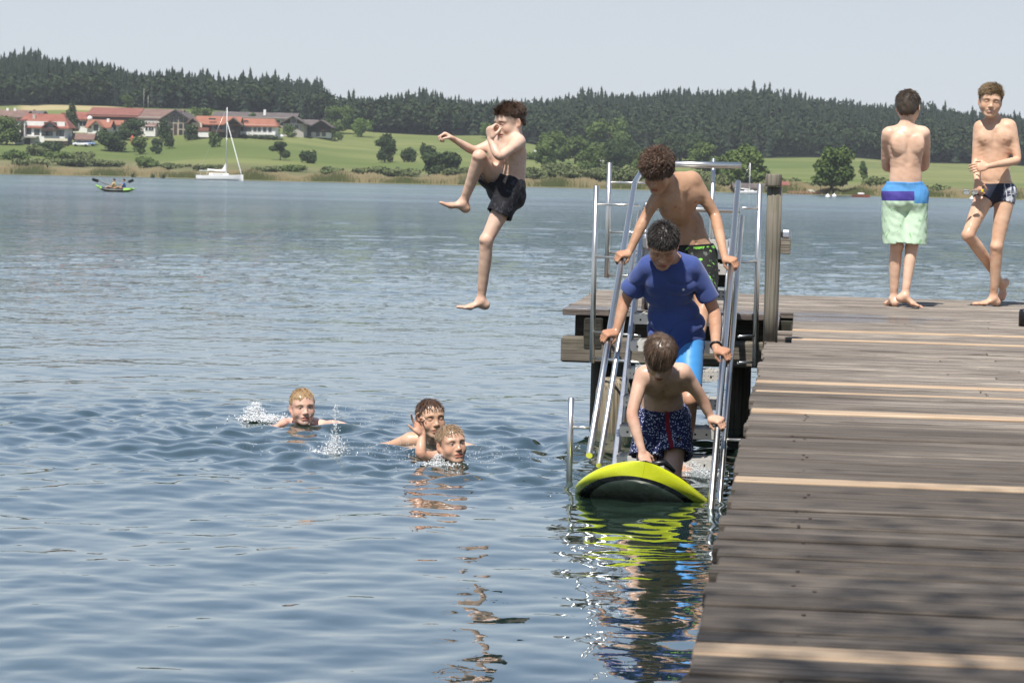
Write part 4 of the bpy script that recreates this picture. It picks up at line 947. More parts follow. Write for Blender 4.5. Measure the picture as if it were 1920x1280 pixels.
def ladder_low():
    wL, hL = grip(1, 798, None, 1, .82)
    Y = 11.28; J = lambda x, y, dy=0.: W(x, y, Y+dy)
    P = person("boy with dotted navy shorts kneeling on the yellow board at the foot of the ladder",
        head=J(1238, 670, -.34), hf=A3(-.03, -.66, -.75), hu=A3(0, -.75, .66), hs=.93, neck=J(1240, 705, -.20), shL=J(1284, 700, -.18), shR=J(1204, 704, -.18),
        elL=J(1319, 752, -.12), wrL=wL, elR=J(1184, 778, -.26), wrR=J(1204, 846, -.32), hipL=J(1266, 786, .08), hipR=J(1218, 788, .06),
        knL=J(1262, 892, -.10), anL=J(1258, 905, .24), knR=J(1210, 892, -.02), anR=J(1212, 910, .30),
        ftL=(A3(0, 1, -.3), A3(0, -.3, -1), A3(-1, 0, 0)), ftR=(A3(0, 1, -.3), A3(0, -.3, -1), A3(1, 0, 0)), sc=.92, legw=.96, skin=(.60, .40, .30), brow=(.08, .05, .035), bend=A3(0, .07, .02), hands=[hL])
    P.hands.append(dict(w=P.wrR, d=A3(.30, -.45, -.85), n=A3(.2, -.8, .5)*-1, thumb=A3(1, 0, 0), curl=[.5, .5, .5, .5], spread=.15, sc=.80))
    P.body(); make_hair(P, (.10, .062, .038), L=.052, lift=.0, jit=.05, n=4200, comb=(-.15, .75, -.25), front=.022, side=-.020, back=-.085, curl=.02, seed=41, thick=.011, gloss=.3, wid=.0024, fringe=.4)
    make_shorts(P, mat_navy_dots(), e=.016, flare=.026, hem=(.66, .66), rise=.080, seed=16, fold=.006)
    finish(P, P.knL-A3(0, 0, .05))
# ---- swimmers
def swimmer(label, hx, hy, Y, hf, skin, hair, shR, shL, elR, wrR, elL, wrL, hips, handR, handL, tilt=A3(0, 0, 1), hs=.93, eyes='open', smile=0, sc=.92, hairk={}, neckp=None):
    head = W(hx, hy, Y); H = lambda a: a
    P = person(label, head=head, hf=hf, hu=tilt, hs=hs, neck=neckp if neckp is not None else head+A3(-.02*0, .045, -.125), shL=shL, shR=shR, elL=elL, wrL=wrL, elR=elR, wrR=wrR,
        hipL=hips+A3(.08, .02, 0), hipR=hips-A3(.08, .02, 0), knL=hips+A3(.12, .30, -.10), knR=hips+A3(-.16, .28, -.10), anL=hips+A3(.12, .60, -.02), anR=hips+A3(-.2, .58, -.04),
        ftL=None, ftR=None, sc=sc, skin=skin, wet=True, eyes=eyes, smile=smile, brow=tuple(x*.8 for x in hair), hands=[handR, handL])
    P.body(); make_hair(P, hair, **hairk); finish(P, (head[0], head[1], -.02)); return P
def swimmers():
    # left swimmer
    Y = WZ(567, 797, 0)[1]+.05; h = W(567, 764, Y); c = h+A3(0, .06, -.16)
    shR = c+A3(-.125, .03, .035); shL = c+A3(.125, -.0, .035); wR = W(520, 795, Y-.12); wR[2] = -.004; wL = W(660, 802, Y-.08); wL[2] = -.006
    elR = W(535, 790, Y+.0); elR[2] = .002; elL = W(622, 793, Y-.02); elL[2] = .008
    swimmer("fair haired boy swimming on his own, arms spread, white splash behind him", 567, 763, Y, A3(.30, -.95, .02), (.66, .43, .335), (.36, .235, .12), shR, shL, elR, wR, elL, wL, c+A3(-.22, .38, -.13),
        dict(w=wR, d=A3(-1, -.5, -.05), n=A3(0, 0, -1), thumb=A3(.3, -1, 0), curl=.15, sc=.82), dict(w=wL, d=A3(1, -.2, -.06), n=A3(0, 0, -1), thumb=A3(0, -1, 0), curl=.12, sc=.82), A3(-.03, 0, 1), .95, 'open',
        hairk=dict(L=.018, lift=.3, n=2400, comb=(0, .4, .1), front=.048, side=.000, back=-.060, seed=51, thick=.006, gloss=.35))
    # middle swimmer
    Y = WZ(805, 838, 0)[1]+.05; c = W(808, 786, Y)+A3(-.01, .06, -.155)
    shR = c+A3(-.125, .0, .025); shL = c+A3(.125, .02, .02); elR = shR+A3(-.10, .05, -.045); wR = elR+A3(-.15, -.1, .015); wR[2] = -.035; elR[2] = -.022
    elL = W(878, 832, Y+.02); elL[2] = -.012; wL = W(925, 842, Y-.02); wL[2] = -.022
    swimmer("dark wet haired swimmer with closed eyes, behind the one raising a hand", 808, 785, Y, A3(.36, -.93, .06), (.60, .385, .265), (.085, .048, .030), shR, shL, elR, wR, elL, wL, c+A3(-.05, .45, -.25),
        dict(w=wR, d=A3(-1, -.2, -.05), n=A3(0, 0, -1), thumb=A3(0, -1, 0), curl=.15, sc=.82), dict(w=wL, d=A3(1, -.2, -.05), n=A3(0, 0, -1), thumb=A3(0, -1, 0), curl=.12, sc=.82), A3(-.08, 0, 1), .97, 'closed',
        hairk=dict(L=.040, lift=.02, n=3000, comb=(0, .2, -.6), front=.052, side=-.002, back=-.075, seed=61, thick=.005, wet=True, gloss=.25))
    # front swimmer with the raised hand
    Y = WZ(845, 869, 0)[1]+.04; h = W(846, 834, Y); c = h+A3(-.03, .06, -.15)
    shR = W(817, 860, Y+.05); shL = c+A3(.12, .06, -.02); elR = W(790, 848, Y+.02); wR = W(792, 815, Y-.01); elL = shL+A3(.12, -.02, -.10); wL = elL+A3(.12, -.1, -.03)
    elR = W(787, 853, Y-.06)
    swimmer("light brown haired swimmer raising a hand in front of another boy's face", 846, 833, Y, A3(.44, -.87, .14), (.60, .375, .265), (.26, .175, .105), shR, shL, elR, wR, elL, wL, c+A3(-.1, .45, -.25),
        dict(w=wR, d=A3(-.35, .1, .9), n=A3(.6, -.75, .2), thumb=A3(-1, -.2, 0), curl=[.25, .5, .9, 1.1], spread=.35, sc=.82, tcurl=.2, tdir=A3(-.9, -.1, .5)), dict(w=wL, d=A3(1, -.2, -.05), n=A3(0, 0, -1), thumb=A3(0, -1, 0), curl=.12, sc=.82), A3(-.05, -.1, 1), .92, 'open',
        hairk=dict(L=.034, lift=.03, n=3000, comb=(0, .5, -.4), front=.046, side=-.004, back=-.070, seed=71, thick=.006, wet=True, gloss=.28))
for fn in (jumper, back_boy, smile_boy, ladder_top, ladder_mid, ladder_low, swimmers):
    t_ = time.time(); fn(); print(fn.__name__, round(time.time()-t_, 2))
# ------------------------------------------------------------------ inflatable board
def build_board():
    t = NT("board_skin"); lc = t.attr("lc").outputs['Vector']; x, y, z = t.sep(lc)   # x across -1..1, y along from the nose, z -1 under .. 1 deck
    n = t.noise(t.coord(), 6., 3.)
    c = t.mix(n, (.54, .60, .015), (.64, .70, .025)); c = t.mix(t.math('LESS_THAN', z, -.50), c, (.006, .007, .008)); c = t.mix(t.math('LESS_THAN', z, -.80), c, t.mix(n, (.38, .40, .32), (.50, .52, .44)))
    c = t.mix(t.math('GREATER_THAN', z, .86), c, (.015, .016, .017))
    mat = t.done(t.bsdf(c, t.mapr(t.noise(t.coord(), 25., 3.), .4, .6, .18, .32), 0, None, .5, coat=.3))
    # outline half width by distance from the nose, rocker lift, section: superellipse rail
    ny, ns = 60, 40; L = 2.6
    ys = L*np.linspace(0, 1, ny)**2.6; V = []; A = []
    noseL = W(1080, 893, 10.62); noseR = W(1336, 906, 10.75)
    base = W(1203, 890, 10.62); ax = nrm(np.array([sin(TH)*1.0, 1, 0]));
    tilt = math.radians(8.5); side = nrm(np.array([1, -.02, -.175])); 
    for yy in ys:
        w = .335*min(1, (1-np.exp(-(yy/.085)**.62*1.0)))*(1-.10*max(0, (yy-1.8)/.8)**2) if yy > 0 else .001
        w = .350*(1-(1-min(1, yy/.55))**3.4)**.42 if yy < .55 else .350; w = max(w, .0003)
        th = .055
        lift = .205*math.exp(-yy/.36) - .100
        roll = side*math.exp(-yy/1.0) + np.array([1, 0, 0])*(1-math.exp(-yy/1.0)); roll = nrm(roll); c_ = np.array([base[0], base[1], 0]) + ax*yy + np.array([0, 0, lift]); up = nrm(np.cross(roll, ax))
        for k in range(ns):
            a = 2*pi*k/ns; cx, cz = cos(a), sin(a); pw = 1-.50*min(1, max(0, (w/th-1)/3)); X = np.sign(cx)*w*abs(cx)**pw
            sag = -.030*(1-(X/max(w, 1e-3))**2) * math.exp(-yy/.5) if False else .050*(1-(X/.335)**2)*math.exp(-yy/.45)
            V.append(c_ + roll*X + up*(cz*th+sag)); A.append((X/max(w, 1e-3), yy, cz))
    Fs = []
    for i in range(ny-1):
        for k in range(ns): Fs.append((i*ns+k, (i+1)*ns+k, (i+1)*ns+(k+1) % ns, i*ns+(k+1) % ns))
    caps = [tuple((ny-1)*ns+k for k in range(ns))]
    me = mesh_np("hull", V, [np.array(Fs), np.array(caps)]); attr(me, "lc", np.array(A))
    root = empty("paddle_board", (base[0], base[1], 0), 0, label="yellow inflatable paddle board with dark underside, nose lifted from the water at the ladder", cat="paddle board")
    o = link("hull", me, mat, root); o.matrix_parent_inverse = Matrix.Translation((-base[0], -base[1], 0))
    q = MB(); h0 = W(1238, 876, 10.95); q.tube([h0+A3(-.07, .02, -.02), h0+A3(-.04, 0, .015), h0+A3(.02, 0, .025), h0+A3(.07, .02, -.02)], [.010, .016, .016, .010], 8)
    hb = q.build("handle", M_black, root); hb.matrix_parent_inverse = Matrix.Translation((-base[0], -base[1], 0))
build_board()
# ------------------------------------------------------------------ splashes: loose drops and froth
def splash(name, label, spots, n, seed, smax=.006):
    n = int(n*3); smax *= .62
    r = np.random.default_rng(seed); ico = [(0, 0, 1), (0, 0, -1), (1, 0, 0), (-1, 0, 0), (0, 1, 0), (0, -1, 0)]; fs = [(0, 2, 4), (0, 4, 3), (0, 3, 5), (0, 5, 2), (1, 4, 2), (1, 3, 4), (1, 5, 3), (1, 2, 5)]
    V = []; Fc = []; m = 0
    for i in range(n):
        c, sx, sy, sz, bias = spots[r.integers(len(spots))]; u = r.random()**bias
        p = np.array(c) + np.array([r.normal()*sx*(1-.5*u), r.normal()*sy, u*sz]); s_ = smax*(.25+r.random()**2.5)*(1-.35*u); st = np.array([1, 1, 1+r.random()])
        V += [p+np.array(v)*s_*st for v in ico]; Fc += [tuple(a+m for a in f) for f in fs]; m += 6
    me = mesh_np(name, V, [np.array(Fc)])
    t = NT("splash_drops"); a_ = t.bsdf((.90, .93, .95), .15, 0, None, .8, trans=.15, ior=1.33); o = link(name, me, t.done(a_)); props(o, label, "splash", kind="stuff"); return o
def wp(x, y, z=0.): return tuple(WZ(x, y, z))
k1 = wp(478, 785); k2 = wp(500, 788); k3 = wp(628, 848); k4 = wp(640, 800)
splash("kick_splash", "white splash kicked up behind the lone swimmer", [(k1, .045, .04, .075, 1.6), (k1, .035, .035, .10, 1.4), (k2, .09, .06, .035, 1.8)], 1200, 1, .0085)
splash("water_column_splash", "thin column of water drops between the lone swimmer and the pair", [(k3, .035, .03, .10, 2.), (tuple(np.array(k3)+A3(0, 0, .0)), .016, .016, .26, 1.0), (k3, .07, .05, .035, 2.)], 450, 2, .0070)
splash("drop_spray", "fine spray of drops hanging over the choppy water", [(k4, .35, .3, .20, 1.2), (wp(760, 850), .35, .2, .06, 2.), (wp(690, 850), .3, .2, .05, 2.5), (wp(880, 858), .25, .12, .05, 2.)], 420, 3, .0045)
splash("foot_splash", "small splash round the foot of the boy in blue shorts", [(wp(1300, 885), .05, .05, .06, 1.6), (wp(1318, 890), .05, .05, .04, 2.)], 420, 4, .0055)
splash("shoulder_froth", "froth at the shoulder of the front swimmer", [(wp(822, 868), .03, .02, .05, 1.2), (wp(822, 872), .06, .03, .02, 1.5)], 420, 5, .006)
# ------------------------------------------------------------------ far shore
def tab(s): a = np.array(s, float).reshape(-1, 2); return a[:, 0], a[:, 1]
T_shore = tab([-900, 312, 0, 327, 250, 332, 460, 338.5, 700, 344, 1000, 351, 1400, 362, 1900, 374.5, 2900, 400])       # waterline
T_reed = tab([-900, 296, 0, 314.5, 250, 319, 460, 323, 700, 330, 1000, 339, 1400, 352, 1900, 363, 2900, 390])
T_fe = tab([-900, 190, 0, 199, 100, 197, 200, 197, 300, 203, 420, 208, 560, 225, 620, 240, 700, 249, 800, 252, 900, 254, 1000, 272, 1100, 288, 1300, 293, 1450, 295, 1600, 297, 1750, 305, 1920, 312, 2900, 330])   # wood edge
T_top = tab([-900, 108, 0, 105, 30, 100, 60, 98, 100, 108, 180, 120, 250, 133, 300, 143, 350, 144, 380, 140, 420, 157, 480, 151, 520, 145, 600, 144, 640, 160, 700, 180, 3000, 200])
T_top2 = tab([-900, 190, 500, 188, 612, 187, 650, 185, 700, 181, 760, 177, 800, 175, 850, 180, 900, 184, 1000, 178, 1100, 170, 1200, 163, 1250, 160, 1350, 158, 1420, 160, 1500, 166, 1540, 176, 1600, 177, 1670, 185, 1740, 190, 1800, 197, 1920, 206, 2900, 215])
def shoreY(px): 
    py = np.interp(px, *T_shore); return np.array([WZ(a, b, 0.)[1] for a, b in zip(np.atleast_1d(px), np.atleast_1d(py))])
SPX = np.linspace(-900, 2900, 77); SPY = shoreY(SPX)
def shore(px): return np.interp(px, SPX, SPY)
def zpx(px, py, Y):
    """height of the point seen at px,py at distance Y (arrays)"""
    px = np.asarray(px, float); py = np.asarray(py, float); a = (px-PW/2)/F; b = -(py-PH/2)/F
    d = np.stack([CM[i, 0]*a+CM[i, 1]*b-CM[i, 2] for i in range(3)]); return CAMZ + d[2]/d[1]*Y
def xpx(px, py, Y):
    a = (np.asarray(px, float)-PW/2)/F; b = -(np.asarray(py, float)-PH/2)/F; d = [CM[i, 0]*a+CM[i, 1]*b-CM[i, 2] for i in range(2)]; return d[0]/d[1]*Y
YE = 760.; YT = 1010.
def ground_z(px, Y):
    """terrain height under the ray column px at distance Y"""
    px = np.asarray(px, float); Y = np.asarray(Y, float); s = shore(px)
    z_reed = .35; z_edge = zpx(px, np.interp(px, *T_fe), YE)
    tt = np.minimum(np.interp(px, *T_top), np.where(px < 640, 999, 999)); top = np.where(px < 606, np.interp(px, *T_top), np.interp(px, *T_top2))
    top = np.interp(px, [598, 622], [0, 1])*np.interp(px, *T_top2) + (1-np.interp(px, [598, 622], [0, 1]))*np.interp(px, *T_top)
    z_top = np.maximum(zpx(px, top, YT)-14., z_edge+3)
    u = np.clip((Y-s-6)/(YE-s-6), 0, 1); mead = z_reed + (z_edge-z_reed)*(.72*u+.28*u**2) 
    v = np.clip((Y-YE)/(YT-YE), 0, 1.6); hill = z_edge + (z_top-z_edge)*np.sin(np.minimum(v, 1)*pi/2)**1.0 - np.maximum(v-1, 0)*30
    z = np.where(Y < YE, mead, hill); z = np.where(Y < s+6, .35*np.clip((Y-s+3)/9, -1, 1), z); return z + .25*np.sin(px*.021+Y*.05)*u
def gpoint(px, py_base=None, Y=None):
    """ground point seen at px,py"""
    Ys = np.linspace(shore(px)+1, 1000, 1400); z = ground_z(np.full(1400, px), Ys)
    yy = np.array([0.]*1400); zz = zpx(np.full(1400, px), np.full(1400, py_base), Ys); i = np.argmax(z >= zz) if (z >= zz).any() else 1399
    return np.array([float(xpx(px, py_base, Ys[i])), Ys[i], z[i]])
def build_land():
    px = np.concatenate([np.linspace(-900, -60, 22), np.linspace(-40, 1960, 220), np.linspace(1990, 2900, 22)]); Yv = []
    us = np.concatenate([np.linspace(-.03, .06, 14), np.linspace(.08, 1, 50)]); vs = np.linspace(1.02, 2.4, 26)
    S = shore(px); rows = [S + u*(YE-S) for u in us] + [np.full_like(S, YE+(YT-YE)*(v-1)) for v in vs]
    Yg = np.array(rows); PX = np.tile(px, (len(rows), 1)); Z = ground_z(PX, Yg); X = xpx(PX, 340+(PX-960)*.0227, Yg)
    ny, nx = X.shape; V = np.stack([X, Yg, Z], -1).reshape(-1, 3); i = np.arange(ny*nx).reshape(ny, nx); Fc = np.stack([i[:-1, :-1], i[:-1, 1:], i[1:, 1:], i[1:, :-1]], -1).reshape(-1, 4)
    me = mesh_np("meadow_ground", V, Fc); u = ((Yg-S)/(YE-S)).reshape(-1); attr(me, "u", u); attr(me, "px", PX.reshape(-1)/1000.)
    t = NT("meadow_grass"); pos = t.n('ShaderNodeNewGeometry').outputs['Position']; u_ = t.attr("u").outputs['Fac']; p_ = t.attr("px").outputs['Fac']
    n1 = t.noise(t.scale(pos, (.02, .05, .02)), 1., 4., .6); n2 = t.noise(t.scale(pos, (.15, .5, .1)), 1., 4., .65); n3 = t.noise(t.scale(pos, (.006, .012, 0)), 1., 3.)
    c = t.mix(t.mapr(n1, .35, .65), (.125, .155, .046), (.178, .195, .070)); c = t.mix(t.mapr(n2, .45, .7, 0, .5), c, (.16, .165, .07))
    # mown strips, the tan field at the wood edge, rough bank by the reeds
    c = t.mix(t.math('MULTIPLY', t.mapr(n3, .5, .6), .55), c, (.075, .115, .030))
    tan = t.math('MULTIPLY', t.mapr(u_, .90, .925), t.mapr(p_, .20, .24, 1., 0.)); tan = t.math('MULTIPLY', tan, t.mapr(p_, .02, .05)); c = t.mix(tan, c, (.36, .30, .16))
    rough = t.mapr(t.math('ADD', u_, t.math('MULTIPLY', n1, .22)), .26, .36, 1., 0.); c = t.mix(rough, c, t.mix(t.mapr(n2, .35, .65), (.10, .115, .045), (.19, .165, .09)))
    ga = t.math('MULTIPLY', t.mapr(p_, 1.56, 1.66), t.mapr(n2, .42, .6)); c = t.mix(t.math('MULTIPLY', ga, .4), c, (.25, .22, .11))
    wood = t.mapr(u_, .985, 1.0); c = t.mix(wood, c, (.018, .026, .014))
    props(link("meadow_ground", me, t.done(t.bsdf(c, .95, 0, None, .1))), "green meadow slope rising from the far shore", "meadow", kind="structure")
build_land()
# ------------------------------------------------------------------ foliage
def leaf_mat(name, a, b, trans=.0):
    t = NT(name); r = t.attr("rnd").outputs['Fac']; n = t.noise(t.coord(), .35, 3.); oi = t.n('ShaderNodeObjectInfo').outputs['Random']
    c = t.mix(t.mapr(t.math('ADD', t.math('MULTIPLY', r, .6), t.math('MULTIPLY', n, .5)), .2, .8), a, b); c = t.mix(t.math('MULTIPLY', oi, .25), c, (b[0]*1.1, b[1]*.9, b[2]))
    return t.done(t.bsdf(c, .8, 0, None, .15))
M_spruce = leaf_mat("spruce_needles", (.010, .020, .012), (.027, .042, .022))
M_wood = leaf_mat("woodland_leaves", (.015, .028, .012), (.040, .060, .025))
M_leafd = leaf_mat("dark_leaves", (.024, .042, .016), (.055, .082, .030))
M_leafm = leaf_mat("green_leaves", (.050, .085, .024), (.105, .150, .042))
M_leafl = leaf_mat("light_leaves", (.06, .11, .022), (.12, .185, .045))
M_scrub = leaf_mat("scrub_leaves", (.060, .085, .030), (.13, .155, .065))
M_bark = simple_mat("bark", (.07, .055, .04), .9)
def leaf_cloud(lobes, n, size, rng, inner=.35):
    """small leaf faces spread through overlapping lobes; each lobe (x,y,z,rx,ry,rz)"""
    L = np.array(lobes); w = (L[:, 3]*L[:, 5]); idx = rng.choice(len(L), n, p=w/w.sum()); d = rng.normal(size=(n, 3)); d /= np.linalg.norm(d, axis=1)[:, None]
    rad = 1-inner*rng.random(n)**1.6; rad = rad*(1+.13*np.sin(d[:, 0]*7+idx)*np.cos(d[:, 2]*6+idx*2)); P = L[idx, :3]+d*rad[:, None]*L[idx, 3:]
    nn = d*.8+rng.normal(size=(n, 3))*.55+np.array([0, 0, .35]); nn /= np.linalg.norm(nn, axis=1)[:, None]; t1 = np.cross(nn, rng.normal(size=(n, 3))); t1 /= np.linalg.norm(t1, axis=1)[:, None]; t2 = np.cross(nn, t1)
    s = size*(.55+.9*rng.random(n))[:, None]; V = np.stack([P+t1*s, P+t2*s*.75, P-t1*s*.9+nn*s*.2, P-t2*s*.7], 1).reshape(-1, 3)
    Fc = np.arange(n*4).reshape(n, 4); return V, Fc, np.repeat(rng.random(n)*.6+.4*rng.random(len(L))[idx], 4)
def conifer(h, w, rng, tiers=9, nb=7):
    V = []; Fc = []; R = []
    for i in range(tiers):
        z = h*(.16+.84*i/tiers); r = w*(1-i/tiers)**.62*(.85+.3*rng.random())
        for k in range(max(4, nb-i//3)):
            a = 2*pi*(k+rng.random())/nb; rr = r*(.7+.5*rng.random()); dz = -rr*.38*(.6+.8*rng.random()); wd = .42*rr+.2
            c_, s_ = cos(a), sin(a); b = len(V); top = z+h/tiers*1.15
            V += [(0, 0, top), (c_*rr*.55-s_*wd, s_*rr*.55+c_*wd, z+dz*.4), (c_*rr, s_*rr, z+dz), (c_*rr*.55+s_*wd, s_*rr*.55-c_*wd, z+dz*.4)]; Fc.append((b, b+1, b+2, b+3)); R += [rng.random()]*4
    b = len(V); V += [(-.12, 0, h*.9), (.12, 0, h*.9), (.02, .02, h*1.05), (0, .1, h*.9)]; Fc += [(b, b+1, b+2, b+3)]; R += [.5]*4
    return np.array(V), np.array(Fc), np.array(R)
def merge(items):
    V = []; Fc = []; R = []; n = 0
    for v, f, r in items: V.append(v); Fc.append(f+n); R.append(r); n += len(v)
    return np.vstack(V), np.vstack(Fc), np.concatenate(R)
def place(tpl, p, s, rot, sx=1.):
    v, f, r = tpl; c, q = cos(rot), sin(rot); M = np.array([[c, -q, 0], [q, c, 0], [0, 0, 1.]]); return (v*np.array([s*sx, s*sx, s]))@M.T+p, f, np.clip(r+random.uniform(-.25, .25), 0, 1)
def forest():
    rng = np.random.default_rng(17); tpl = [conifer(h_, w_, rng, n_, 8) for h_, w_, n_ in ((18, 3.3, 9), (15, 3.6, 8), (19, 3.0, 10), (16, 3.9, 7), (17, 3.2, 9), (13, 3.8, 7))] ; dec = []
    for i in range(5):
        lob = [(rng.normal()*1.8, rng.normal()*1.8, 5.5+rng.random()*5, 2.2+rng.random()*1.3, 2.2+rng.random(), 2.2+rng.random()*1.4) for _ in range(6)]; dec.append(leaf_cloud(lob, 230, .75, rng))
    it = []; it2 = []; ridge = []
    Y = YE+2
    while Y < 1130:
        step = 4.0 if Y < 860 else 4.6; wpx = step/Y*F; px = -420.
        while px < 2340:
            px += wpx*(.75+.5*rng.random()); y_ = Y+rng.normal()*2.
            if px > 598 and px < 640 and y_ > 0: pass
            z = float(ground_z(px, y_)); 
            left = px < 606
            vis = (not left) or True
            decid = rng.random() < ((.75 if y_ < 800 else .16) if not left else (.5 if y_ < 775 else .03)) or (px > 980 and px < 1330 and y_ < 860 and rng.random() < .6)
            p = np.array([float(xpx(px, 340, y_)), y_, z-.5]); sc_ = (.48+.20*rng.random()+.09*rng.random()**3)*(1+.10*sin(px*.03)*sin(px*.011+2)); rot = rng.random()*6.28
            if left: sc_ *= 1.05
            if decid: it2.append(place(dec[rng.integers(5)], p, sc_*1.25, rot, 1.1))
            else:
                if 985 < y_ < 1012 and -20 < px < 1940 and len(ridge) < 90 and rng.random() < .2: ridge.append((p, sc_*1.0, rot)); continue
                it.append(place(tpl[rng.integers(6)], p, sc_, rot))
        Y += step*.9
    for nm, items, mt, lb in (("spruce_forest", it, M_spruce, "dense dark spruce forest covering the hills along the horizon"), ("forest_edge_woodland", it2, M_wood, "mixed leafy woodland at the foot of the spruce forest")):
        V, Fc, R = merge(items); me = mesh_np(nm, V, Fc, False); attr(me, "rnd", R); props(link(nm, me, mt), lb, "forest", kind="stuff"); print(nm, len(items), len(Fc))
    mes = []
    for v, f, r in tpl: me = mesh_np("crown", v, f, False); attr(me, "rnd", r); mes.append(me)
    tk = MB(); tk.lathe((0, 0, -1), [(.28, 0), (.2, 8), (.1, 15)], 6); tk.r = [.5]*len(tk.v); 
    tm = bpy.data.meshes.new("trunk"); tm.from_pydata(tk.v, [], tk.f); tm.materials.append(M_bark)
    for p, s_, rot in ridge:
        e = empty("spruce_tree", tuple(p), rot, label="dark spruce standing out on the skyline of the forested hill", cat="tree", group="spruces on the forest skyline"); e.scale = (s_, s_, s_)
        link("crown", mes[rng.integers(6)], M_spruce, e); link("trunk", tm, None, e)
forest()
# single trees and bushes: (px centre, base py, top py, width px, kind, label)
def lobes_for(kind, w, h, rng):
    if kind == 'tall': return [(rng.normal()*w*.08, rng.normal()*w*.08, h*(.2+.75*i/8), w*.5*(1-.75*abs(i/8-.35)), w*.45, h*.13) for i in range(9)]
    if kind == 'bush': return [(rng.uniform(-.33, .33)*w, rng.uniform(-.2, .2)*w, h*rng.uniform(.20, .62), w*rng.uniform(.14, .24), w*.2, h*rng.uniform(.2, .36)) for _ in range(12)]
    if kind == 'umb': return [(-w*.28, 0, h*.62, w*.28, w*.2, h*.13), (0, 0, h*.84, w*.30, w*.25, h*.15), (w*.25, 0, h*.33, w*.22, w*.2, h*.2), (w*.08, 0, h*.55, w*.12, w*.1, h*.15)]
    if kind == 'willow': return [(rng.uniform(-.30, .30)*w, rng.uniform(-.2, .2)*w, h*rng.uniform(.25, .80), w*rng.uniform(.14, .24), w*.2, h*rng.uniform(.12, .22)) for _ in range(16)]
    return [(rng.uniform(-.30, .30)*w*(1 if k < 9 else .8), rng.uniform(-.25, .25)*w, h*(rng.uniform(.34, .80) if k < 11 else rng.uniform(.16, .34)), w*rng.uniform(.15, .26), w*.22, h*rng.uniform(.12, .21)) for k in range(16)]
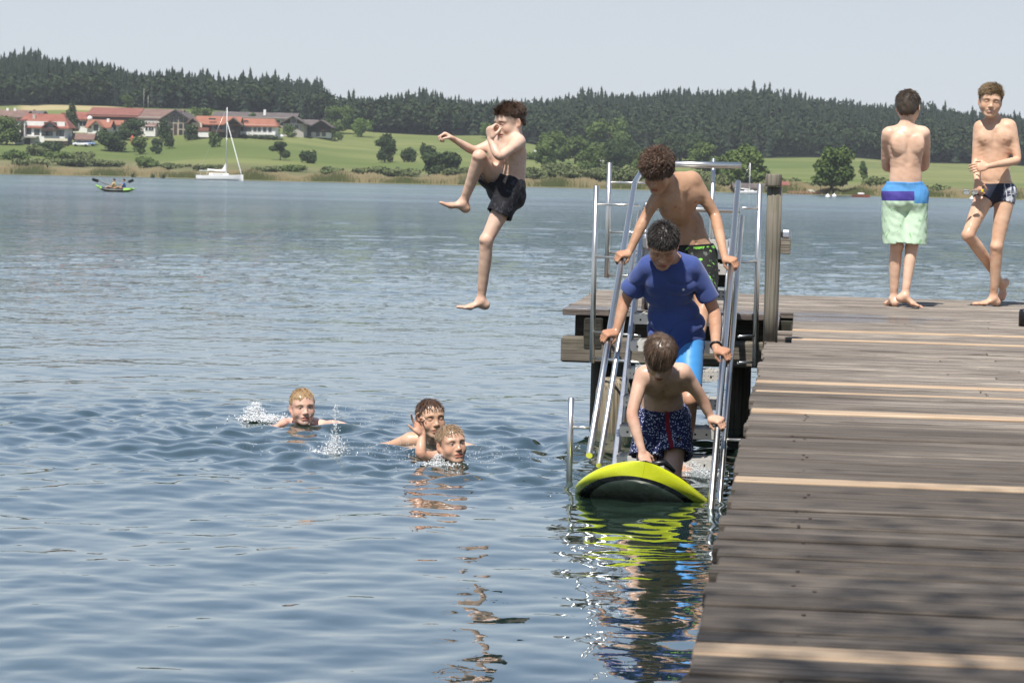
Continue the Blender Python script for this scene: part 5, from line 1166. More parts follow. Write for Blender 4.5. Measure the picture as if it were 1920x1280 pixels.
TREES = [
 (12, 272, 218, 62, 'tree', M_leafm, "leafy green tree at the left edge beside the white chalet", 0),
 (136, 252, 199, 26, 'tall', M_leafd, "tall dark narrow tree between the white chalet and the gabled house", -10),
 (211, 284, 236, 64, 'tree', M_leafd, "broad dark tree in front of the orange roofed houses", 0),
 (248, 264, 222, 58, 'tree', M_leafd, "dark green tree in front of the long red barn roof", 0),
 (238, 204, 174, 30, 'tree', M_leafm, "lighter green tree at the wood edge above the red barn roof", 0),
 (307, 264, 226, 26, 'tall', M_leafd, "slim dark tree before the stone gable of the barn", 0),
 (317, 279, 246, 22, 'tree', M_leafd, "small tree on the slope below the stone gable", 0),
 (297, 276, 256, 24, 'bush', M_leafd, "dark round bush on the slope below the barn", 0),
 (262, 290, 254, 30, 'tree', M_leafm, "greyish green tree on the slope near the red post", 0),
 (293, 289, 271, 26, 'bush', M_leafd, "low round dark bush left of the sailboat mast, upper one", 0),
 (277, 314, 291, 50, 'bush', M_leafm, "wide low bush just above the reeds, left of the sailboat", 0),
 (358, 263, 230, 30, 'tree', M_leafd, "tree between the stone gable and the brown chalet", 0),
 (403, 276, 247, 28, 'tree', M_leafm, "small tree on the meadow close behind the sailboat mast", 0),
 (375, 218, 199, 50, 'tree', M_leafm, "round green tree rising behind the brown chalet roof", 0),
 (472, 232, 210, 16, 'tree', M_leafm, "light tree rising behind the orange roof", 0),
 (494, 258, 232, 30, 'tree', M_leafd, "garden tree before the white house with orange roof", 0),
 (516, 258, 226, 18, 'tall', M_leafm, "narrow garden tree at the right end of the orange roof", 0),
 (546, 258, 234, 28, 'tree', M_leafm, "green garden tree before the brown gabled chalet", 0),
 (628, 262, 243, 30, 'bush', M_leafm, "bush right of the last brown chalet", 0),
 (525, 301, 266, 40, 'umb', M_leafd, "windswept pine with a bare stem standing on the meadow", 0),
 (577, 306, 276, 34, 'bush', M_leafd, "single round dark bush on the open meadow", 0),
 (633, 250, 197, 60, 'tree', M_leafm, "large pale green tree before the wood edge", 0),
 (677, 257, 218, 46, 'tree', M_leafl, "bright green round tree at the top of the meadow", 0),
 (721, 305, 249, 42, 'tree', M_leafd, "dense dark oval tree standing alone on the meadow", 0),
 (766, 304, 273, 36, 'bush', M_leafd, "dark bush right of the oval tree", 0),
 (799, 300, 266, 34, 'bush', M_leafd, "second dark bush right of the oval tree", 0),
 (829, 331, 277, 84, 'tree', M_leafd, "large dark tree clump close to the reeds, left of the jumping boy", 0),
 (912, 260, 224, 30, 'tree', M_leafl, "small bright green tree behind the jumping boy's hand", 0),
 (1040, 306, 243, 64, 'tree', M_leafm, "mid green tree right of the jumping boy", 0),
 (1078, 308, 250, 56, 'tree', M_leafm, "green tree behind the left guard poles of the ladder", 0),
 (1140, 300, 215, 84, 'tree', M_leafm, "tall broad tree rising left of the curly haired boy", 0),
 (1150, 318, 258, 60, 'tree', M_leafd, "darker tree in front of the tall broad tree", 0),
 (1275, 302, 238, 90, 'tree', M_leafd, "big dark rounded tree behind the curly haired boy's head", 0),
 (1407, 350, 272, 96, 'willow', M_leafm, "large light willow on the shore left of the mooring post", 0),
 (1557, 367, 276, 88, 'willow', M_leafm, "large light willow on the shore right of the mooring post", 0),
 (1022, 318, 262, 46, 'tree', M_leafm, "green shore tree just right of the jumping boy's back", 0),
 (1108, 322, 272, 50, 'tree', M_leafm, "bushy light tree between the guard poles and the broad tree", 0),
 (1185, 316, 248, 60, 'tree', M_leafd, "dark tree directly left of the curly haired boy", 0),
 (1215, 330, 284, 70, 'tree', M_leafm, "low spreading tree behind the top of the ladder", 0),
 (1318, 322, 262, 62, 'tree', M_leafm, "green tree behind the bent boy's left shoulder", 0),
 (1352, 338, 290, 56, 'tree', M_leafm, "low bushy tree left of the light willow", 0),
 (1618, 338, 305, 16, 'tall', M_leafm, "thin young tree on the meadow left of the boy in blue shorts", 0),
 (1655, 360, 330, 70, 'bush', M_scrub, "low scrub on the shore left of the boy in blue shorts", 0),
]
LOWB = [(985, 338, 318, 60, M_scrub), (1045, 330, 300, 70, M_scrub), (1090, 336, 312, 70, M_leafm), (1160, 334, 306, 80, M_scrub), (1230, 340, 318, 80, M_leafm), (1380, 350, 330, 70, M_scrub), (30, 300, 280, 60, M_leafm), (110, 300, 280, 70, M_leafm), (180, 312, 296, 70, M_scrub), (65, 292, 268, 70, M_scrub), (92, 284, 262, 60, M_leafd), (150, 302, 282, 60, M_scrub), (140, 312, 294, 90, M_scrub), (60, 312, 296, 80, M_scrub), (210, 312, 300, 60, M_scrub), (330, 316, 304, 60, M_scrub),
  (390, 318, 306, 60, M_scrub), (500, 322, 310, 60, M_scrub), (545, 322, 308, 60, M_leafm), (623, 328, 309, 56, M_scrub), (680, 328, 312, 50, M_scrub), (740, 331, 311, 96, M_scrub), (868, 334, 312, 90, M_scrub), (920, 335, 316, 60, M_scrub),
  (1010, 340, 310, 70, M_scrub), (1060, 341, 306, 80, M_scrub), (1120, 343, 312, 90, M_scrub), (1180, 345, 310, 80, M_scrub), (1240, 346, 312, 90, M_scrub), (1300, 347, 318, 90, M_scrub), (1350, 350, 322, 70, M_scrub), (1460, 352, 330, 60, M_scrub), (1496, 356, 332, 60, M_scrub),
  (1750, 362, 345, 70, M_scrub), (1700, 362, 346, 60, M_scrub), (1890, 368, 352, 80, M_scrub), (1000, 300, 280, 40, M_leafm), (1105, 318, 296, 50, M_leafm), (1210, 320, 280, 60, M_leafm), (1330, 322, 290, 60, M_leafm)]
rt = np.random.default_rng(23)
for (px_, yb, yt, wp_, kind, mt, lb, dz) in TREES:
    g0 = gpoint(px_, yb); Y = g0[1]; m = Y/F; h = (yb-yt)*m*1.02; w = wp_*m; lo = lobes_for(kind, w, h, rt); n = int(np.clip(wp_*(yb-yt)*1.3, 400, 6500))
    v, f, r = leaf_cloud(lo, n, max(.24, .020*w+.10) , rt, .55); me = mesh_np("crown", v, f, False); attr(me, "rnd", r)
    nm = {'tree': 'leafy_tree', 'tall': 'narrow_tree', 'bush': 'bush', 'umb': 'pine_tree', 'willow': 'willow_tree'}[kind]
    e = empty(nm, tuple(g0), 0, label=lb, cat="bush" if kind == 'bush' else "tree"); link("crown", me, mt, e)
    q = MB(); q.tube([(0, 0, -.5), (w*.02, 0, h*.3), (-w*.01, 0, h*.6)], [max(.12, w*.035), max(.1, w*.028), .06], 7)
    for a in (-1, 1): q.tube([(0, 0, h*.3), (a*w*.15, .1, h*.5), (a*w*.24, .1, h*.66)], [w*.02, w*.014, .04], 6)
    q.build("trunk", M_bark, e)
for i, (px_, yb, yt, wp_, mt) in enumerate(LOWB):
    g0 = gpoint(px_, yb); Y = g0[1]; m = Y/F; h = (yb-yt)*m*1.0; w = wp_*m; v, f, r = leaf_cloud(lobes_for('bush', w, h, rt), int(np.clip(wp_*(yb-yt)*1.2, 400, 2500)), .27, rt, .6); me = mesh_np("shrub", v, f, False); attr(me, "rnd", r)
    o = link("shrub", me, mt, None, loc=tuple(g0)); props(o, "low green shrub growing on the bank between the reeds and the meadow", "shrub", group="shrubs along the far bank")
# reeds
def reeds():
    rng = np.random.default_rng(5); n = 30000; px = rng.uniform(-250, 2150, n); k = rng.random(n)**.9; S = shore(px); Y = S+.5+k*11; z = np.maximum(0, ground_z(px, Y)); X = xpx(px, 340, Y)
    dens = .75+.25*np.sin(px*.05)+.2*np.sin(px*.013+1); h = (.95+.8*rng.random(n))*(.8+.25*np.sin(px*.031)+.15*np.sin(px*.11))*(.65+.35*k); w = .09+.12*rng.random(n); lean = rng.normal(size=n)*.18
    V = np.stack([np.stack([X-w, Y, z], -1), np.stack([X+w, Y, z], -1), np.stack([X+lean+w*.3, Y, z+h], -1), np.stack([X+lean-w*.3, Y, z+h], -1)], 1).reshape(-1, 3)
    me = mesh_np("reed_belt", V, np.arange(n*4).reshape(n, 4), False); r = np.clip(.5+.5*np.sin(px*.045+2)+rng.normal(size=n)*.25, 0, 1); attr(me, "rnd", np.repeat(r*.6+.4*k, 4))
    t = NT("reed_stems"); rr = t.attr("rnd").outputs['Fac']; c = t.mix(t.mapr(rr, .15, .75), (.085, .10, .035), (.34, .275, .155)); props(link("reed_belt", me, t.done(t.bsdf(c, .9, 0, None, .1))), "belt of dry tan and green reeds along the far waterline", "reeds", kind="stuff")
reeds()
# ------------------------------------------------------------------ unseen tree added behind the viewer so its thin crown half shades near boards
def shade_tree():
    rng = np.random.default_rng(77); e = empty("added_shade_tree", (3.2, -7.0, .3), 0, label="unseen big leafy tree added on the near bank to shade the start of the pier", cat="tree")
    lob = []
    for i in range(34):
        a = rng.random()*6.28; r_ = 3.4*sqrt(rng.random()); lob.append((-1.7+cos(a)*r_*1.1, 4.4+sin(a)*r_, 7.6+rng.random()*1.8, 2.0+rng.random()*.6, 2.0+rng.random()*.5, 1.0))
    v, f, r = leaf_cloud(lob, 95000, .034, rng, 1.); me = mesh_np("crown", v, f, False); attr(me, "rnd", r); link("crown", me, M_leafm, e)
    q = MB(); q.tube([(0, 0, -.5), (-.1, .5, 3), (-.6, 2., 6), (-1.2, 4., 8)], [.35, .28, .2, .05], 10)
    for k in range(6): a = k*1.05; q.tube([(-.6, 2., 6), (-1.2+cos(a)*1.5, 4.+sin(a)*1.5, 7.4), (-1.2+cos(a)*3, 4.2+sin(a)*3, 8.)], [.10, .04, .012], 6)
    q.build("trunk", M_bark, e)
shade_tree()
# ------------------------------------------------------------------ village
def tile_mat(name, a, b):
    t = NT(name); co = t.coord(); n = t.noise(t.scale(co, (.5, .5, .5)), 1., 4., .6); w = t.n('ShaderNodeTexWave'); w.bands_direction = 'Z'; t.set(w.inputs['Vector'], co); t.set(w.inputs['Scale'], 2.2); t.set(w.inputs['Distortion'], .6)
    c = t.mix(t.mapr(n, .3, .7), a, b); c = t.mix(t.math('MULTIPLY', w.outputs['Fac'], .22), c, tuple(x*.55 for x in a)); return t.done(t.bsdf(c, .8, 0, None, .2))
R_red = tile_mat("red_roof_tiles", (.235, .085, .062), (.30, .12, .09)); R_dull = tile_mat("old_red_roof_tiles", (.21, .085, .065), (.26, .11, .085)); R_brown = tile_mat("brown_roof_tiles", (.17, .105, .085), (.23, .15, .12)); R_grey = tile_mat("grey_brown_roof_tiles", (.105, .085, .08), (.15, .125, .115)); R_or = tile_mat("orange_roof_tiles", (.28, .115, .075), (.34, .15, .10))
W_white = simple_mat("white_render", (.74, .73, .70), .9, var=.06, nscale=.8); W_stone = simple_mat("beige_stone_wall", (.36, .32, .25), .9, var=.12, nscale=1.); W_dark = simple_mat("dark_larch_cladding", (.055, .035, .025), .85, var=.3, nscale=2.); W_grey = simple_mat("grey_render", (.38, .36, .32), .9, var=.1)
M_glassd = simple_mat("window_glass", (.03, .035, .04), .15, spec=.8); M_shut = simple_mat("dark_timber", (.05, .03, .022), .8); M_cream = simple_mat("cream_stone", (.60, .55, .42), .8); M_whitep = simple_mat("white_paint", (.80, .80, .79), .4, var=.03)
class House:
    """built in metres about the middle of its front foot; front faces the lake"""
    def __init__(s, label, x0, x1, yb, Y=None, cat="house", name="village_house", turn=0.):
        pxc = (x0+x1)/2; g = gpoint(pxc, yb) if Y is None else None; s.Y = g[1] if Y is None else Y; s.o = np.array([float(xpx(pxc, yb, s.Y)), s.Y, float(zpx(pxc, yb, s.Y))]); s.m = s.Y/F; s.pxc = pxc; s.yb = yb
        s.root = empty(name, tuple(s.o), radians(turn), label=label, cat=cat)
    def X(s, px): return (px-s.pxc)*s.m
    def Z(s, py): return (s.yb-py)*s.m
    def box(s, nm, x0, x1, y0, y1, mat, front=0., depth=8., parent=None):
        q = MB(); a, b = s.X(x0), s.X(x1); z0, z1 = s.Z(y1), s.Z(y0); q.box(((a+b)/2, front+depth/2, (z0+z1)/2), (b-a, depth, z1-z0)); return q.build(nm, mat, parent or s.root)
    def gable_roof(s, x0, x1, ye, yr, mat, depth=9., front=0., ridge='x', over=.6, th=.3, wallmat=None, gable=None, hip=0.):
        """ridge 'x': along the front, slopes to the lake. ridge 'y': gable faces the lake"""
        a, b, ze, zr = s.X(x0), s.X(x1), s.Z(ye), s.Z(yr); V = []; q = MB()
        if ridge == 'x':
            y0, y1, ym = front-over, front+depth+over, front+depth/2; h_ = hip
            for dz in (0, -th): V += [(a-over, y0, ze+dz), (b+over, y0, ze+dz), (b+over-h_, ym, zr+dz), (a-over+h_, ym, zr+dz), (b+over, y1, ze+dz), (a-over, y1, ze+dz)]
            q.add(V, [(0, 1, 2, 3), (3, 2, 4, 5), (6, 9, 8, 7), (9, 11, 10, 8), (0, 6, 7, 1), (1, 7, 8, 2), (2, 8, 10, 4), (4, 10, 11, 5), (5, 11, 9, 3), (3, 9, 6, 0)]+([(0, 3, 5), (1, 4, 2)] if hip else []))
            r = q.build("roof", mat, s.root)
            if wallmat and not hip:
                for xx in (a+.02, b-.02): g = MB(); g.add([(xx, front, ze-.2), (xx, front+depth, ze-.2), (xx, ym, zr-.35)], [(0, 1, 2)]); g.build("gable_wall", wallmat, s.root)
        else:
            c = (a+b)/2; y0, y1 = front-over*1.5, front+depth+over
            for dz in (0, -th): V += [(a-over, y0, ze+dz-.2), (c, y0, zr+dz), (b+over, y0, ze+dz-.2), (a-over, y1, ze+dz-.2), (c, y1, zr+dz), (b+over, y1, ze+dz-.2)]
            q.add(V, [(0, 1, 4, 3), (1, 2, 5, 4), (6, 9, 10, 7), (7, 10, 11, 8), (0, 6, 7, 1), (1, 7, 8, 2), (3, 4, 10, 9), (4, 5, 11, 10), (0, 3, 9, 6), (2, 8, 11, 5)]); r = q.build("roof", mat, s.root)
            for yy in (front+.01, front+depth-.01): g = MB(); g.add([(a, yy, ze-.02), (b, yy, ze-.02), (c, yy, zr-.35)], [(0, 1, 2)]); g.build("gable_wall", gable or wallmat or W_white, s.root)
        return r
    def win(s, px, py, w=1.0, h=1.2, mat=None, frame=W_white, front=0.):
        x, z = s.X(px), s.Z(py); q = MB(); q.box((x, front-.03, z), (w+.22, .08, h+.22)); f = q.build("window", frame, s.root); q = MB(); q.box((x, front-.08, z), (w, .04, h)); q.build("pane", M_glassd, f)
        return f
    def balcony(s, x0, x1, y0, y1, mat=M_shut, front=0., out=1.1): 
        q = MB(); a, b, z1, z0 = s.X(x0), s.X(x1), s.Z(y0), s.Z(y1); q.box(((a+b)/2, front-out/2-.02, z0+.06), (b-a, out, .12)); q.box(((a+b)/2, front-out-.02, (z0+z1)/2+.05), (b-a, .08, z1-z0)); q.build("balcony", mat, s.root)
    def chimney(s, px, y0, y1, d=3., mat=W_white, w=.7):
        q = MB(); x = s.X(px); q.box((x, d, (s.Z(y0)+s.Z(y1))/2), (w, w, s.Z(y0)-s.Z(y1))); q.build("chimney", mat, s.root)
# white chalet
h = House("big white chalet with a red tiled roof and dark balconies, nearest to the left edge", 26, 121, 271)
h.box("wall", 26, 121, 228, 273, W_white, depth=10); h.gable_roof(29, 126, 239, 213, R_red, 10, ridge='x', hip=2.6)
h.box("oriel", 27, 48, 227, 262, W_white, front=-1.1, depth=1.1); h.box("oriel_roof", 26, 49, 225.5, 227.5, R_red, front=-1.5, depth=3.); h.box("timber_bay", 41, 46, 230, 256, M_shut, front=-1.3, depth=.2)
h.box("dormer", 83, 106, 229, 241, M_shut, front=-.5, depth=4.)
q = MB(); a, b, c = h.X(79), h.X(110), h.X(94.5); q.add([(a, -1.1, h.Z(238)), (c, -1.1, h.Z(226)), (b, -1.1, h.Z(238)), (a, 4., h.Z(238)), (c, 4., h.Z(226)), (b, 4., h.Z(238)), (a, -1.1, h.Z(239.5)), (c, -1.1, h.Z(228)), (b, -1.1, h.Z(239.5))], [(0, 1, 4, 3), (1, 2, 5, 4), (0, 6, 7, 1), (1, 7, 8, 2)]); q.build("dormer_roof", R_red, h.root)
h.balcony(80, 108, 241, 246); h.win(95, 234, 1.4, 1.3, front=-.55, frame=M_shut)
for (x_, y_, w_) in ((32, 248, 1.0), (54, 247, 1.1), (69, 248, 1.2), (84, 249, 1.6), (92, 249, 1.6), (110, 249, 1.1), (116, 249, 1.), (31, 261, .9), (38, 262, .9)): h.win(x_, y_, w_, 1.35, frame=M_shut, front=-1.12 if x_ < 40 else 0)
h.box("terrace_canopy", 48, 73, 256, 259, W_grey, front=-3., depth=3.); h.box("entrance_recess", 46, 57, 259, 272, M_shut, front=-.25, depth=.2); h.box("terrace_wall", 88, 131, 259.5, 264, M_cream, front=-3.4, depth=.4); h.box("terrace_base", 88, 131, 264, 272, W_dark, front=-3.2, depth=2.)
h.chimney(59, 215, 224, 3.2, W_grey); h.chimney(66, 213, 219, 5., R_dull, .5)
# long brown roof behind at the left edge
h = House("long low brown roofed building behind the white chalet at the left edge", -30, 44, 232, Y=gpoint(20, 240)[1]+30, name="farm_building", cat="building")
h.box("wall", -30, 44, 218, 236, W_grey); h.gable_roof(-30, 44, 219, 205, R_brown, 14); h.chimney(6, 202, 207, 6, W_white); h.chimney(20, 201.5, 207, 6, W_white); h.win(5, 224); h.win(20, 224); h.win(35, 224)
h = House("small grey brown roof peeping out behind the white chalet", 50, 76, 226, Y=gpoint(60, 232)[1]+25); h.box("wall", 50, 76, 214, 230, W_grey); h.gable_roof(50, 76, 215, 207, R_grey, 10); h.chimney(58, 205, 210, 5, R_dull)
# white gabled house
h = House("white house with a pointed gable and red roof right of the big chalet", 107, 163, 250, Y=gpoint(140, 254)[1]+12)
h.box("wall", 107, 127, 226, 252, W_white, depth=9); h.gable_roof(106, 128, 230, 212, R_red, 9, ridge='y', gable=W_white); h.box("side_wing", 127.5, 163, 222, 252, W_white, front=1., depth=7.); h.gable_roof(128.5, 164, 223, 209, R_red, 8, front=1.); h.win(150, 232, .9, 1.2, front=1.); h.win(157, 232, .9, 1.2, front=1.); h.win(117, 227, .8, 1.)
# orange roofs
h = House("small white house with bright orange roofs and a little front gable", 164, 204, 258, Y=gpoint(184, 262)[1]+5)
h.box("wall", 164, 204, 238, 262, W_white, depth=8); h.gable_roof(164, 204, 239, 224, R_or, 8); h.box("front_wing", 174, 192, 236, 262, W_white, front=-2.5, depth=2.5); h.gable_roof(173, 193, 237.5, 226, R_or, 4, front=-2.5, ridge='y', gable=W_white); h.win(183, 240, 1., 1.4, front=-2.52, frame=M_shut); h.win(197, 244, .9, 1.); h.chimney(199, 222, 230)
q = MB(); q.lathe((h.X(169), -.6, h.Z(228)), [(.1, 0), (.6, .3), (.75, .75), (.6, 1.2), (.1, 1.45)], 12); q.build("satellite_dish", W_white, h.root)
h = House("low orange roofed outbuilding right of the little front gable", 205, 225, 252, Y=gpoint(215, 262)[1]+8, name="outbuilding", cat="outbuilding"); h.box("wall", 205, 225, 233, 256, W_white); h.gable_roof(205, 225, 234, 225, R_or, 7); h.win(214, 240)
h = House("low garden shed with a brown tiled roof, next to parked cars", 135, 173, 272, name="garden_shed", cat="shed"); h.box("wall", 138, 170, 260, 273, W_white, depth=5); h.gable_roof(135, 174, 261, 250, R_brown, 6, over=.3); h.box("door", 146, 151, 263, 272, M_shut, front=-.1, depth=.08); h.win(160, 266, 1., .9)
# big barn
h = House("very long farmhouse and barn with a red and brown roof and a stone gable", 163, 360, 257, Y=gpoint(260, 262)[1]+10, name="farmhouse", cat="farmhouse")
h.box("barn_wall", 163, 258, 217, 258, W_dark, depth=20, front=.5); h.gable_roof(163, 256, 219, 201.5, R_dull, 20, front=.5, over=.4)
h.box("house_wall", 258.5, 303, 219, 259, W_grey, depth=20, front=0); h.gable_roof(256.6, 333, 221, 202.5, R_brown, 20.6, front=.1, over=.35)
h.box("gable_block", 304, 356, 222, 259, W_stone, front=-1.5, depth=21); h.gable_roof(304, 357, 223, 204, R_grey, 21.5, front=-1.5, ridge='y', gable=W_stone, over=.9)
for y_, xs in ((213, (324, 331, 338)), (223.5, (313, 322, 331, 340, 349)), (235, (312, 322, 340, 349)), (247, (312, 322, 340, 349))):
    for x_ in xs: h.win(x_, y_, .8, 1.15, frame=M_shut, front=-1.52)
h.box("loft_door", 327, 333, 231, 256, M_shut, front=-1.62, depth=.08)
for x_ in (266, 273, 280, 287, 294): h.win(x_, 233, .8, 1.)
h.box("white_annex", 275, 296, 236, 256, W_white, front=-5., depth=4.9); h.gable_roof(275, 296, 237, 231, R_brown, 5.2, front=-5., over=.2); 
for x_ in (280, 286, 291): h.win(x_, 242, .6, .9, front=-5.02)
# brown chalet
h = House("dark timber chalet with an orange tiled roof, left of the sailboat mast", 358, 444, 256, Y=gpoint(400, 262)[1]+8)
h.box("wall", 363, 444, 232, 257, W_dark, depth=9); h.gable_roof(368, 446, 233, 217.5, R_or, 9); h.gable_roof(355, 372, 231, 222, R_brown, 7, front=-2., ridge='y', gable=W_dark); h.box("lower_wing", 362, 380, 231, 257, M_cream, front=-2., depth=1.9); h.box("lean_to", 368, 394, 240, 247, R_dull, front=-3., depth=3.); h.box("white_plinth", 374, 394, 247.2, 258, W_white, front=-2.8, depth=2.)
for x_ in (400, 410, 420, 430): h.win(x_, 240, .9, 1.1, frame=M_shut)
h.balcony(398, 440, 243, 248); h.box("roof_light", 391, 404, 222, 225, M_glassd, front=-.2, depth=.6); h.gable_roof(425, 452, 232, 220, R_brown, 5, front=-1.4, ridge='y', gable=W_dark)
h = House("very long grey brown roof behind the orange roofed houses", 400, 552, 234, Y=gpoint(470, 244)[1]+28, name="long_barn", cat="barn"); h.box("wall", 400, 552, 220, 238, W_grey, depth=16); h.gable_roof(400, 552, 221.5, 209.5, R_grey, 16); h.chimney(494, 205, 216, 3, W_white)
for x_ in range(410, 550, 14): h.win(x_, 227, 1., 1.)
h = House("white house with an orange roof behind a long hedge", 447, 518, 255, Y=gpoint(480, 262)[1]+6)
h.box("wall", 447, 516, 234, 257, W_white, depth=9); h.gable_roof(447, 517, 236, 222, R_or, 9, hip=1.5); h.box("roof_light", 452, 464, 226, 228.5, M_glassd, front=1.2, depth=.5)
for x_ in (454, 461, 468, 478, 486, 496, 506): h.win(x_, 243, .9, 1.2)
h.box("patio_furniture", 474, 500, 253, 256, W_white, front=-2.5, depth=.6)
h = House("chalet with a dark pointed gable and grey brown roof", 528, 571, 256, Y=gpoint(550, 260)[1]+9); h.box("wall", 530, 569, 232, 258, W_grey, depth=14); h.gable_roof(529, 570, 232, 217.5, R_grey, 14, ridge='y', gable=W_dark, over=1.1); h.win(545, 238); h.win(556, 238); h.win(550, 227, 1.4, 1.2, frame=W_white)
h = House("dark brown timber chalet with white ground floor, last house on the right of the village", 563, 618, 256, Y=gpoint(590, 260)[1]+5)
h.box("timber_wall", 565, 616, 236, 248, W_dark, depth=11); h.box("stone_base", 565.5, 615.5, 247.9, 258, W_white, depth=10.8); h.gable_roof(563, 590, 237, 224, R_grey, 11); h.gable_roof(587, 618, 237, 224.5, R_grey, 11, front=-.8, ridge='y', gable=W_dark, over=1.1)
for x_ in (571, 580, 596, 607): h.win(x_, 251, .9, 1.2, frame=M_shut)
h.balcony(566, 614, 241, 246)
# hedge
g0 = gpoint(480, 261); q0 = leaf_cloud([(x, 0, .55, 1.0, .6, .75) for x in np.arange(-5.5, 5.6, .7)*1.0], 1500, .2, rt, .5); me = mesh_np("hedge", q0[0]*np.array([1.05*81*g0[1]/F/12.5, 1, 1]), q0[1], False); attr(me, "rnd", q0[2]); props(link("hedge", me, M_leafd, None, loc=tuple(g0)), "long clipped dark hedge in front of the white house", "hedge")
# parked car, poles, small things
def far_car(px, py, col, label):
    g = gpoint(px, py); r_ = empty("parked_car", tuple(g), 0, label=label, cat="car"); cm = simple_mat("car_paint", col, .25, coat=.5); q = MB(); q.box((0, 0, .62), (4.2, 1.7, .62), bev=.15); q.build("body", cm, r_); q = MB(); q.box((-.1, 0, 1.18), (2.3, 1.5, .52), bev=.2); q.build("cabin", M_glassd, r_)
    for a in (-1.3, 1.3):
        q = MB(); q.tube([(a, -.88, .32), (a, .88, .32)], .33, 12); q.build("wheel", M_black, r_)
far_car(152, 275, (.7, .7, .72), "white parked car by the garden shed"); far_car(165, 274, (.20, .28, .45), "blue grey parked car by the garden shed")
def far_pole(px, yb, yt, mat, label, rad=.09, Y=None):
    g = gpoint(px, yb) if Y is None else np.array([float(xpx(px, yb, Y)), Y, float(zpx(px, yb, Y))]); H_ = (yb-yt)*g[1]/F; q = MB(); q.lathe((0, 0, -.3), [(rad, 0), (rad*.8, H_*.6), (rad*.6, H_+.3)], 8); q.build("pole", mat, None, loc=tuple(g), label=label, cat="pole"); return g
far_pole(269.5, 208, 166, W_grey, "tall thin pale pole before the spruces behind the barn, left one of the pair"); far_pole(277.5, 208, 180, W_grey, "shorter thin pale pole before the spruces behind the barn")
g = gpoint(248, 272); q = MB(); q.lathe((0, 0, 0), [(.35, 0), (.45, 1.2), (.35, 2.2), (.1, 2.5)], 10); q.build("red_parasol", simple_mat("red_cloth", (.45, .08, .05), .8), None, loc=tuple(g), label="small closed red parasol standing under the trees below the barn", cat="parasol")
g = gpoint(526, 263); q = MB(); q.lathe((0, 0, .0), [(.05, 0), (.05, .9)], 8); q.lathe((0, 0, .9), [(1.2, 0), (.7, .45), (.05, .7)], 10); q.build("white_parasol", M_whitep, None, loc=tuple(g), label="small white parasol on the meadow below the chalets", cat="parasol")
# white sign on the meadow behind the jumper
g = gpoint(1003, 300); e = empty("marker_sign", tuple(g), 0, label="thin post with two small white discs on the slope right of the jumping boy", cat="sign"); q = MB(); q.lathe((0, 0, -.2), [(.06, 0), (.06, 2.6)], 6); q.build("post", W_grey, e)
for z_ in (1.0, 2.2):
    q = MB(); q.tube([(0, -.12, z_), (0, -.06, z_)], .42, 14); q.build("disc", M_whitep, e)
h = House("small hut with a pale flat roof among the shore trees left of the ladder", 1112, 1130, 312, name="garden_hut", cat="hut"); h.box("wall", 1113, 1129, 302, 312, W_grey, depth=3); h.box("roof", 1111, 1131, 299.5, 302, W_white, front=-.4, depth=4)
# ------------------------------------------------------------------ boats and boathouse
Yb = shore(1430)-1.5
h = House("low dark boathouse on the far shore behind the moored white boat", 1378, 1462, 362, Y=shore(1420)+.5, name="boathouse", cat="boathouse"); h.box("wall", 1380, 1460, 352, 362, W_dark, depth=5); h.gable_roof(1378, 1462, 352.5, 344, R_grey, 5.5, over=.3); h.box("door", 1432, 1446, 354, 361.5, M_shut, front=-.08, depth=.06)
h = House("small shed with a reddish roof right of the boathouse", 1461, 1478, 360, Y=shore(1470)+5, name="shore_shed", cat="shed"); h.box("wall", 1462, 1477, 346, 361, W_dark, depth=3); h.gable_roof(1461, 1478, 347, 340, R_dull, 3, over=.2)
h = House("wooden landing stage with orange brown posts on the far shore", 1478, 1540, 368, Y=shore(1510)-2, name="landing_stage", cat="jetty"); h.box("deck", 1478, 1540, 359.5, 361.5, simple_mat("reddish_planks", (.36, .20, .12), .8), depth=2.)
for i, x_ in enumerate(range(1480, 1541, 6)):
    h.box("post", x_, x_+1.6, 358, 369, simple_mat("orange_post", (.38, .22, .13), .8) if i == 0 else bpy.data.materials["orange_post"], depth=.3)
h.box("stone_block", 1516, 1530, 355, 360, M_cream, depth=1.)
